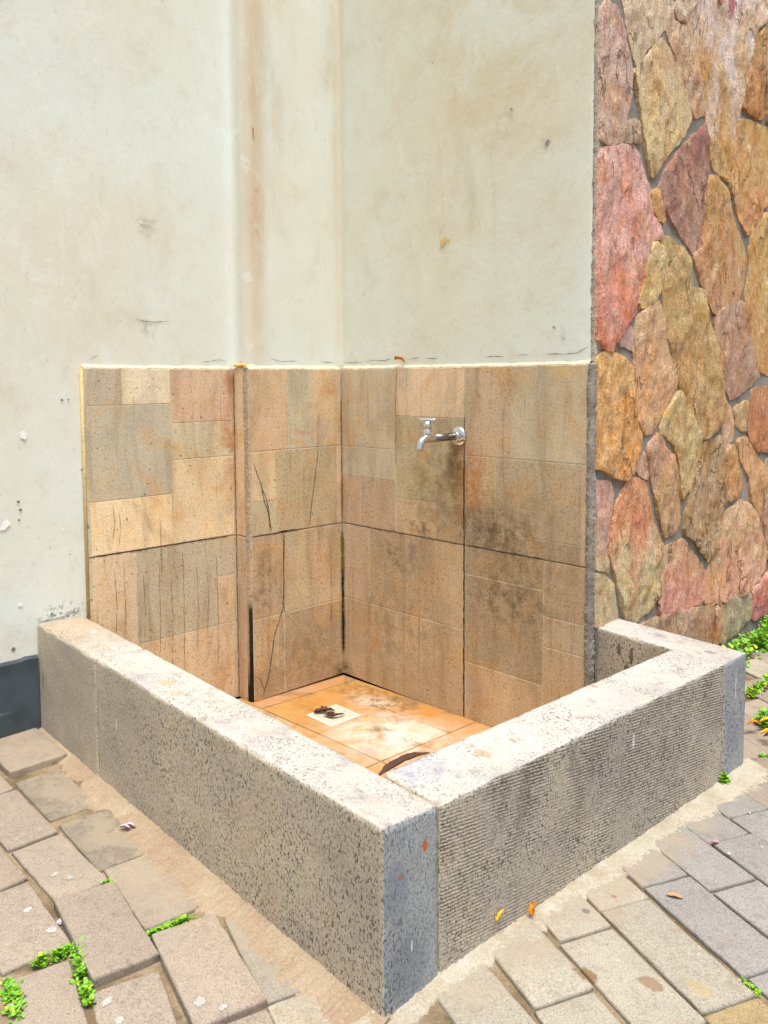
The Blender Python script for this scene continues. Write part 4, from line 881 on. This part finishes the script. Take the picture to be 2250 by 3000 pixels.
foot = [[Vector((W_-8,-1.14)),Vector((1.40,-1.14)),Vector((1.40,.12)),Vector((W_-8,.12))],[Vector((W_-6,.1)),Vector((W_+.02,.1)),Vector((W_+.02,9)),Vector((W_-6,9))],[Vector((-9,-9)),Vector((-.10,-9)),Vector((-.10,0)),Vector((-9,0))]]
def field(ox, oy, ang, test, r0, r1, c0, c1):
    a = math.radians(ang); u = Vector((math.cos(a),math.sin(a))); v = Vector((math.sin(a),-math.cos(a)))
    for r in range(r0, r1):
        sh = random.uniform(.08,.17) if r % 2 else random.uniform(-.02,.03)
        for k in range(c0, c1):
            p = Vector((ox,oy))+v*(r*.1195)+u*(k*.2565+sh); Q = rect(p.x,p.y,ang,.250,.1145); c = (Q[0]+Q[2])/2
            if not test(c): continue
            fk = random.uniform(.93,1.04)
            if any(sat(Q,B,.010) for B in quads if (B[0]-Q[0]).length < .7) or any(sat(Q,B,.0) for B in foot): continue
            paver(Q, PZ+random.uniform(-.002,.002), tuple(t*fk for t in random.choice([GA,GB,GD,GE])), (random.uniform(-.006,.006),random.uniform(-.006,.006)), r*3.1+k)
field(1.645,-.042,-24, lambda c: c.x > 1.12 and c.y > -.75 and c.x+c.y < 5, -34, 16, -10, 12)
field(1.672,-.880,-21, lambda c: c.x > .9+(-1.2-c.y)*.2 and c.y <= -.75, -6, 14, -8, 9)
field(.660,-1.468,-3, lambda c: c.x < 1.3 and c.y < -1.2, -3, 12, -6, 6)
# droppings, oil marks
WS = lin((226,222,216),.62)
for (x,y,r,a) in [(.675,-1.416,.008,1.6),(.710,-1.397,.009,1.2),(.758,-1.502,.010,1.2),(.853,-1.493,.011,1.2),(1.227,-1.392,.012,1.1),(1.264,-1.369,.009,1.1),(1.098,-1.495,.009,1.7),(1.153,-1.500,.009,1.2),
                  (1.66,-.30,.005,1.5),(1.70,-.22,.004,1.5),(1.62,-.09,.004,1.5),(1.76,-.66,.004,1.),(1.70,-.64,.003,1.),(1.76,-.58,.003,1)]: splat(pv, (x,y,topz(x,y)), r*.75, Z1, .0011, WS, x*9, a, 2.)
struct(pv.make('pavement', M['paver'], None, True))

# sand and cement swept against the kerb
def fillet(name, path, nrm, widths, mat, zc, seed, cols=40):
    "path pts along the kerb foot, widths: distance reached over the pavers"
    V = []; N = len(path)
    for i,(x,y) in enumerate(path):
        w = widths[i]*(1+.30*nz(x,y,0,9,seed)+.24*nz(x,y,0,28,seed+2)+.16*nz(x,y,0,85,seed+4)+.10*nz(x,y,0,210,seed+5)); nx, ny = nrm(x,y)
        for k in range(cols+1):
            t = k/cols; px, py = x+nx*(w*t-.012), y+ny*(w*t-.012)
            fe = min(1.,max(0.,(t-.35)/.6)); h = zc*(1-t)**1.6+PZ+.0026-.0052*fe-.02*max(0,(t-.93)/.07)+nz(px,py,0,34,seed)*.0026+nz(px,py,0,110,seed)*.0026+nz(px,py,0,240,seed)*.0020
            V.append((px,py,h+rise(py)))
    n = cols+1
    return struct(mesh(name, V, [(i*n+k,(i+1)*n+k,(i+1)*n+k+1,i*n+k+1) for i in range(N-1) for k in range(cols)], mat, None, True))
def interp(tab, x):
    for (a,b),(c,d) in zip(tab,tab[1:]):
        if x <= c: return b+(d-b)*max(0,(x-a))/(c-a)
    return tab[-1][1]
N = 640; pa = [(-.097+i*1.575/N, 0) for i in range(N+1)]; pa = [(x,outy(x)) for x,_ in pa]
wl = [(-.1,.10),(.0,.085),(.13,.075),(.17,.05),(.36,.085),(.45,.095),(.50,.055),(.60,.075),(.66,.085),(.80,.105),(.97,.105),(1.03,.075),(1.14,.078),(1.3,.075),(1.48,.07)]
fillet('sand_drift', pa, lambda x,y:(0,-1), [interp(wl,x)*.88+.010 for x,_ in pa], M['sand'], .010, 3.)
outx = lambda y: 1.4624+(y-yj)/(.0105-yj)*(1.506-1.4624)
pb = [(0,-1.24+i*1.42/N) for i in range(N+1)]; pb = [(outx(y) if y > -1.19 else 1.455,y) for _,y in pb]
wr = [(-1.24,.03),(-1.15,.05),(-1.02,.035),(-.93,.055),(-.82,.065),(-.70,.06),(-.60,.07),(-.50,.095),(-.40,.075),(-.3,.07),(-.2,.075),(-.1,.085),(0.,.12),(.08,.14),(.15,.13),(.2,.06)]
fillet('cement_strip', pb, lambda x,y:(1,-.1), [interp(wr,y)*.85+.010 for _,y in pb], M['cement'], .007, 6.)

# ------------------------------------------------------------------ weeds
def weed(name, pts, n, hgt, lsize, label, tone=0., group='weeds in the paving joints', spread=1.):
    "pts: (x,y,half width) along a line; small round leaves on short stems"
    V = []; Fc = []; C = []
    seg = [(Vector(a[:2]),Vector(b[:2]),a[2],b[2]) for a,b in zip(pts,pts[1:])]; tot = sum((b-a).length+.01 for a,b,_,_ in seg)
    for a,b,w0,w1 in seg:
        m = int(n*((b-a).length+.01)/tot)
        for _ in range(m):
            t = random.random(); p = a.lerp(b,t); w = w0+(w1-w0)*t; s = (b-a).normalized() if (b-a).length > 1e-6 else Vector((1,0)); q = Vector((-s.y,s.x))
            o = max(-1.6,min(1.6,random.gauss(0,.55))); p = p+q*(o*w)+s*random.gauss(0,.006)
            if nz(p.x,p.y,0,60,tone) < -.12-.2*random.random(): continue
            o = min(1., abs(o))
            top = hgt*(1-.65*o*o)*random.uniform(.25,1.)*(1+1.0*nz(p.x,p.y,0,38,2)); z = PZ+rise(p.y)-.004+top
            az = random.uniform(0,6.283); el = random.uniform(.15,1.05); ls = lsize*random.choice((.45,.6,.8,1.,1.3))*random.uniform(.85,1.15)
            d = Vector((math.cos(az)*math.cos(el),math.sin(az)*math.cos(el),math.sin(el)*.8)).normalized(); sd = Vector((-math.sin(az),math.cos(az),random.uniform(-.4,.4))).normalized(); up = d.cross(sd)
            base = Vector((p.x,p.y,z-ls*.3)); b0 = len(V)
            V += [base, base+d*ls*.35+sd*ls*.42+up*ls*.10, base+d*ls*.8+sd*ls*.36+up*ls*.06, base+d*ls*1.08, base+d*ls*.8-sd*ls*.36+up*ls*.06, base+d*ls*.35-sd*ls*.42+up*ls*.10, base+d*ls*.55]
            Fc += [(b0,b0+1,b0+6),(b0+1,b0+2,b0+6),(b0+2,b0+3,b0+6),(b0+3,b0+4,b0+6),(b0+4,b0+5,b0+6),(b0+5,b0,b0+6)]
            g = random.random(); yl = 1. if random.random() < .08+tone*.3 else 0.
            cc = (.12+.14*g+yl*.28, .34+.20*g+yl*.12, .015+.03*g); C += [(*cc,1)]*7
            if random.random() < .4:
                b0 = len(V); r = .0007; V += [(p.x-r,p.y,PZ-.006),(p.x+r,p.y,PZ-.006),(base.x,base.y,base.z+ls*.3)]; Fc.append((b0,b0+1,b0+2)); C += [(.10,.22,.02,1)]*3
    o = mesh(name, V, Fc, M['weed'], None, True, C)
    return tag(o, label, 'weed', group)
weed('weed', [(.925,-1.553,.006),(.929,-1.505,.011),(.935,-1.474,.012),(.955,-1.478,.013),(.985,-1.492,.016),(1.010,-1.502,.014),(1.045,-1.512,.008),(1.085,-1.524,.006)], 1500, .013, .0075, 'bright green weeds bending round a paver corner in the left foreground')
weed('weed', [(.935,-1.604,.010),(.985,-1.612,.013),(1.03,-1.622,.012)], 600, .012, .007, 'dense low green weeds cut by the lower left edge of the photo', .1)
weed('weed', [(.998,-1.363,.005),(1.004,-1.335,.008),(1.006,-1.305,.006),(1.006,-1.278,.010)], 620, .016, .0075, 'small green weeds along the top edge of the raised paver by the sand drift')
weed('weed', [(.780,-1.352,.005),(.792,-1.345,.006)], 90, .009, .006, 'tiny yellowish weed sprout between two pavers left of the trough', .4)
weed('weed', [(1.507,-.005,.012),(1.512,.022,.016)], 300, .030, .0085, 'green weed tuft at the foot of the right end of the ribbed kerb')
weed('weed', [(1.845,-.663,.005),(1.872,-.676,.006)], 90, .006, .005, 'thin green moss in a paver joint at the right edge', .2)
weed('weed', [(1.185,.60,.03),(1.17,.80,.05),(1.165,1.0,.055),(1.165,1.25,.05),(1.16,1.5,.04)], 2000, .050, .014, 'long patch of lush green weeds growing at the foot of the stone wall', .1)
weed('weed', [(1.20,1.02,.03),(1.215,1.10,.03)], 450, .085, .014, 'taller green weed clump standing up against the stone wall', 0.)
weed('weed', [(1.33,.60,.02),(1.34,.80,.03),(1.37,1.05,.03)], 1000, .020, .011, 'yellowing creeper on the pavers just beyond the return kerb', .9)
weed('weed', [(1.435,.42,.03),(1.49,.50,.05),(1.56,.58,.05)], 900, .035, .012, 'green weed patch with yellow leaves right of the return kerb', .1)
weed('weed', [(1.515,.235,.008),(1.56,.27,.010),(1.60,.33,.012)], 260, .014, .008, 'thin curved line of moss on the pavers at the right edge', .3)

# ------------------------------------------------------------------ leaves and litter
def leaf(name, spine, width, mat, label, cup=.3, seed=0., cat='leaf', group=None, teeth=0.):
    S = [Vector(s) for s in spine]; Q = []
    for i in range(len(S)-1):
        for j in range(6): Q.append(S[i].lerp(S[i+1], j/6))
    Q.append(S[-1]); n = len(Q); V = []; K = 6
    for i, q in enumerate(Q):
        t = i/(n-1); w = width*math.sin(math.pi*min(1,max(.02,t**.8)))**.75+.0006; tg = (Q[min(i+1,n-1)]-Q[max(i-1,0)]).normalized()
        s = tg.cross(Vector((0,0,1))); s = s.normalized() if s.length > 1e-4 else Vector((1,0,0)); up = s.cross(tg)
        for k in range(K+1):
            a = (k/K-.5)*2; ww = w*(1+teeth*nz(t*9,a,seed,2,seed))
            V.append(q+s*(a*ww*.5)+up*(abs(a)**1.6*ww*cup+nz(t*4,a*2,seed,1.5,seed)*width*.12)+Vector((0,0,0)))
    Fc = [(i*(K+1)+k,(i+1)*(K+1)+k,(i+1)*(K+1)+k+1,i*(K+1)+k+1) for i in range(n-1) for k in range(K)]
    o = mesh(name, V, Fc, mat, None, True)
    md = o.modifiers.new('thickness','SOLIDIFY'); md.thickness = .0008
    return tag(o, label, cat, group)
zl = zc+.007
leaf('dry_leaf', [(.246,-.352,zl),(.262,-.332,zl+.003),(.276,-.310,zl+.005),(.290,-.292,zl+.001)], .026, M['leafdark'], 'dark curled dry leaf on the left half of the floor drain', .35, 2., teeth=.5)
leaf('dry_leaf', [(.288,-.338,zl),(.306,-.338,zl+.003),(.324,-.332,zl+.004),(.334,-.314,zl+.006),(.335,-.288,zl+.002)], .020, M['leafdark'], 'dark crumpled dry leaf on the right half of the floor drain', .4, 5., teeth=.8)
leaf('dry_leaf', [(1.306,-1.046,.404),(1.309,-1.015,.412),(1.314,-.985,.417),(1.320,-.955,.419),(1.327,-.925,.419)], .019, M['leafbrown'], 'long brown curled dry leaf in the front inner corner of the trough', .35, 9., teeth=.25)
leaf('dry_leaf', [(.300,-.004,1.226),(.318,-.010,1.230),(.335,-.006,1.228),(.345,0.,1.215)], .016, M['leaforange'], 'small orange brown dry leaf caught on the tile ledge above the tap', .6, 3., teeth=.5)
leaf('dry_leaf', [(1.487,-.802,.102),(1.486,-.795,.115),(1.489,-.788,.125)], .013, M['leaforange'], 'orange dried flower against the foot of the ribbed kerb', .5, 6., teeth=.9)
leaf('dry_leaf', [(1.4745,-.898,.130),(1.4760,-.890,.140),(1.4770,-.878,.146)], .008, M['leafyellow'], 'yellow leaf scrap stuck low on the ribbed kerb', .3, 8., teeth=.9)
leaf('yellow_leaf', [(1.635,-.540,PZ+.004),(1.650,-.532,PZ+.006),(1.664,-.528,PZ+.004)], .012, M['leaftan'], 'small pale yellow leaf on a grey paver right of the kerb', .2, 4.)
for i,(x,y,c,l) in enumerate([(1.47,.40,'leafyellow','yellow leaf lying in the weeds close behind the kerb end'),(1.53,.42,'leaforange','orange leaf lying deeper in the weeds right of the kerb'),(1.50,.33,'leafyellow','large yellow leaf at the front of the right weed patch'),(1.515,.315,'leafbrown','brown leaf tip beside the large yellow leaf'),(1.45,.36,'leaforange','small orange leaf beside the corner of the return kerb')]):
    leaf('fallen_leaf', [(x-.018,y-.010,PZ+rise(y)+.026),(x,y,PZ+rise(y)+.036),(x+.014,y+.010,PZ+rise(y)+.030)], .016, M[c], l, .3, i*2.1)
for i,(x,y,z,l) in enumerate([(1.19,1.36,.03,'pale tan dead leaf at the far foot of the stone wall'),(1.23,1.28,.015,'brown curled dead leaf below the pale one by the stone wall')]):
    leaf('dead_leaf', [(x-.03,y-.03,PZ+rise(y)+z),(x,y,PZ+rise(y)+z+.02),(x+.03,y+.02,PZ+rise(y)+z)], .045, M['leaftan' if i == 0 else 'leafbrown'], l, .4, 3+i)
leaf('twig', [(1.36,.66,PZ+rise(.66)+.01),(1.365,.70,PZ+rise(.7)+.022),(1.40,.72,PZ+rise(.7)+.01)], .006, M['leafbrown'], 'small dark curved twig on the pavers behind the return kerb', .2, 7., 'twig')
def crumple(name, c, r, mat, label, cat, sq=(1,1,1), seed=0.):
    bm = bmesh.new(); bmesh.ops.create_icosphere(bm, subdivisions=3, radius=1.)
    for v in bm.verts:
        p = v.co; k = 1+.35*nz(*p, 1.6, seed)+.18*nz(*p, 4., seed+2); v.co = Vector((p.x*r*sq[0]*k, p.y*r*sq[1]*k, p.z*r*sq[2]*k))+Vector(c)
    me = bpy.data.meshes.new(name); bm.to_mesh(me); bm.free(); me.materials.append(mat)
    me.polygons.foreach_set('use_smooth', [True]*len(me.polygons))
    o = bpy.data.objects.new(name, me); COL.objects.link(o); return tag(o, label, cat)
def petal(c, mat, s, label, ang, seed):
    u = Vector((math.cos(ang),math.sin(ang),0)); v = Vector((-u.y,u.x,0)); V = []; Fc = []
    for side in (-1,1):
        b = len(V)
        for i in range(7):
            t = i/6
            for k in range(6):
                a = k/5*2.4-.4; w = s*.42*math.sin(math.pi*(.08+.86*t))
                V.append(Vector(c)+u*(s*(t-.5)+side*s*.18)+v*(math.cos(a)*w+side*s*.15)+Vector((0,0,math.sin(a)*w*.9+.002+nz(t*5,k,seed,1,seed)*.0015)))
        Fc += [(b+i*6+k,b+(i+1)*6+k,b+(i+1)*6+k+1,b+i*6+k+1) for i in range(6) for k in range(5)]
    o = mesh('petal', V, Fc, mat, None, True); md = o.modifiers.new('thickness','SOLIDIFY'); md.thickness = .0007
    return tag(o, label, 'petal')
petal((.623,-1.222,PZ+.006), M['petal'], .026, 'pale mauve curled petal on the sand beside the front kerb', .7, 2.)
petal((1.622,-.285,PZ+.004), M['pink'], .013, 'tiny pink petal in a paver joint right of the trough', .5, 5.)
# sealant smear on the ledge over the pilaster corner
sm = MB(); V = []; N = 30
V, Fc = tube([(-.078+.0035*i, -A_-.002+nz(i,0,0,.5,3)*.0015, 1.209+.0012*math.sin(i*.5)) for i in range(22)], [.003+.0035*math.sin(math.pi*(i+.6)/22.2)+.0008*nz(i,2,1,.9) for i in range(22)], 10)
tag(mesh('sealant_bead', V, Fc, M['sealant'], None, True), 'yellow bead of sealant on the tile ledge at the pilaster corner', 'sealant')
crumple('pebble', (.835,-1.470,PZ-.002), .006, M['petal'], 'small white pebble in a sandy paver joint at left', 'pebble', (1.2,1,.8), 4.)

# ------------------------------------------------------------------ light, sky, camera
SUN_EL, SUN_AZ = math.radians(SUNEL), math.radians(SUNAZ)      # azimuth measured from +X towards +Y
sd = Vector((math.cos(SUN_EL)*math.cos(SUN_AZ), math.cos(SUN_EL)*math.sin(SUN_AZ), math.sin(SUN_EL)))
sun = bpy.data.lights.new('sun','SUN'); sun.energy = SUNE; sun.angle = math.radians(SUNANG); sun.color = (1,1.,.94)
so = bpy.data.objects.new('sun', sun); COL.objects.link(so); so.rotation_euler = sd.to_track_quat('Z','Y').to_euler(); so.location = sd*20
w = bpy.data.worlds.new('World'); SC.world = w; w.use_nodes = True
nt = w.node_tree; bg = nt.nodes.get('Background') or nt.nodes.new('ShaderNodeBackground')
sky = nt.nodes.new('ShaderNodeTexSky'); sky.sky_type = 'NISHITA'; sky.sun_disc = False; sky.sun_elevation = SUN_EL; sky.sun_rotation = math.pi/2-SUN_AZ
sky.air_density = 1.; sky.dust_density = 4.; sky.ozone_density = 1.
nt.links.new(sky.outputs[0], bg.inputs[0]); bg.inputs[1].default_value = SKYS
cam = bpy.data.cameras.new('camera'); co = bpy.data.objects.new('camera', cam); COL.objects.link(co)
r, u, f = Vector(CAM['r']), Vector(CAM['u']), Vector(CAM['fw'])
co.matrix_world = Matrix(((r.x,u.x,-f.x,CAM['C'][0]),(r.y,u.y,-f.y,CAM['C'][1]),(r.z,u.z,-f.z,CAM['C'][2]),(0,0,0,1)))
cam.sensor_fit = 'HORIZONTAL'; cam.sensor_width = 36.; cam.lens = 36.*CAM['f']/1659.; cam.clip_end = 300.; cam.clip_start = .05
cam.shift_x = (829.5-CAM['cx'])/1659.; cam.shift_y = -(1106.-CAM['cy'])/1659.
SC.camera = co
SC.view_settings.view_transform = 'Standard'; SC.view_settings.look = 'None'; SC.view_settings.gamma = 1.; SC.view_settings.exposure = EXPO
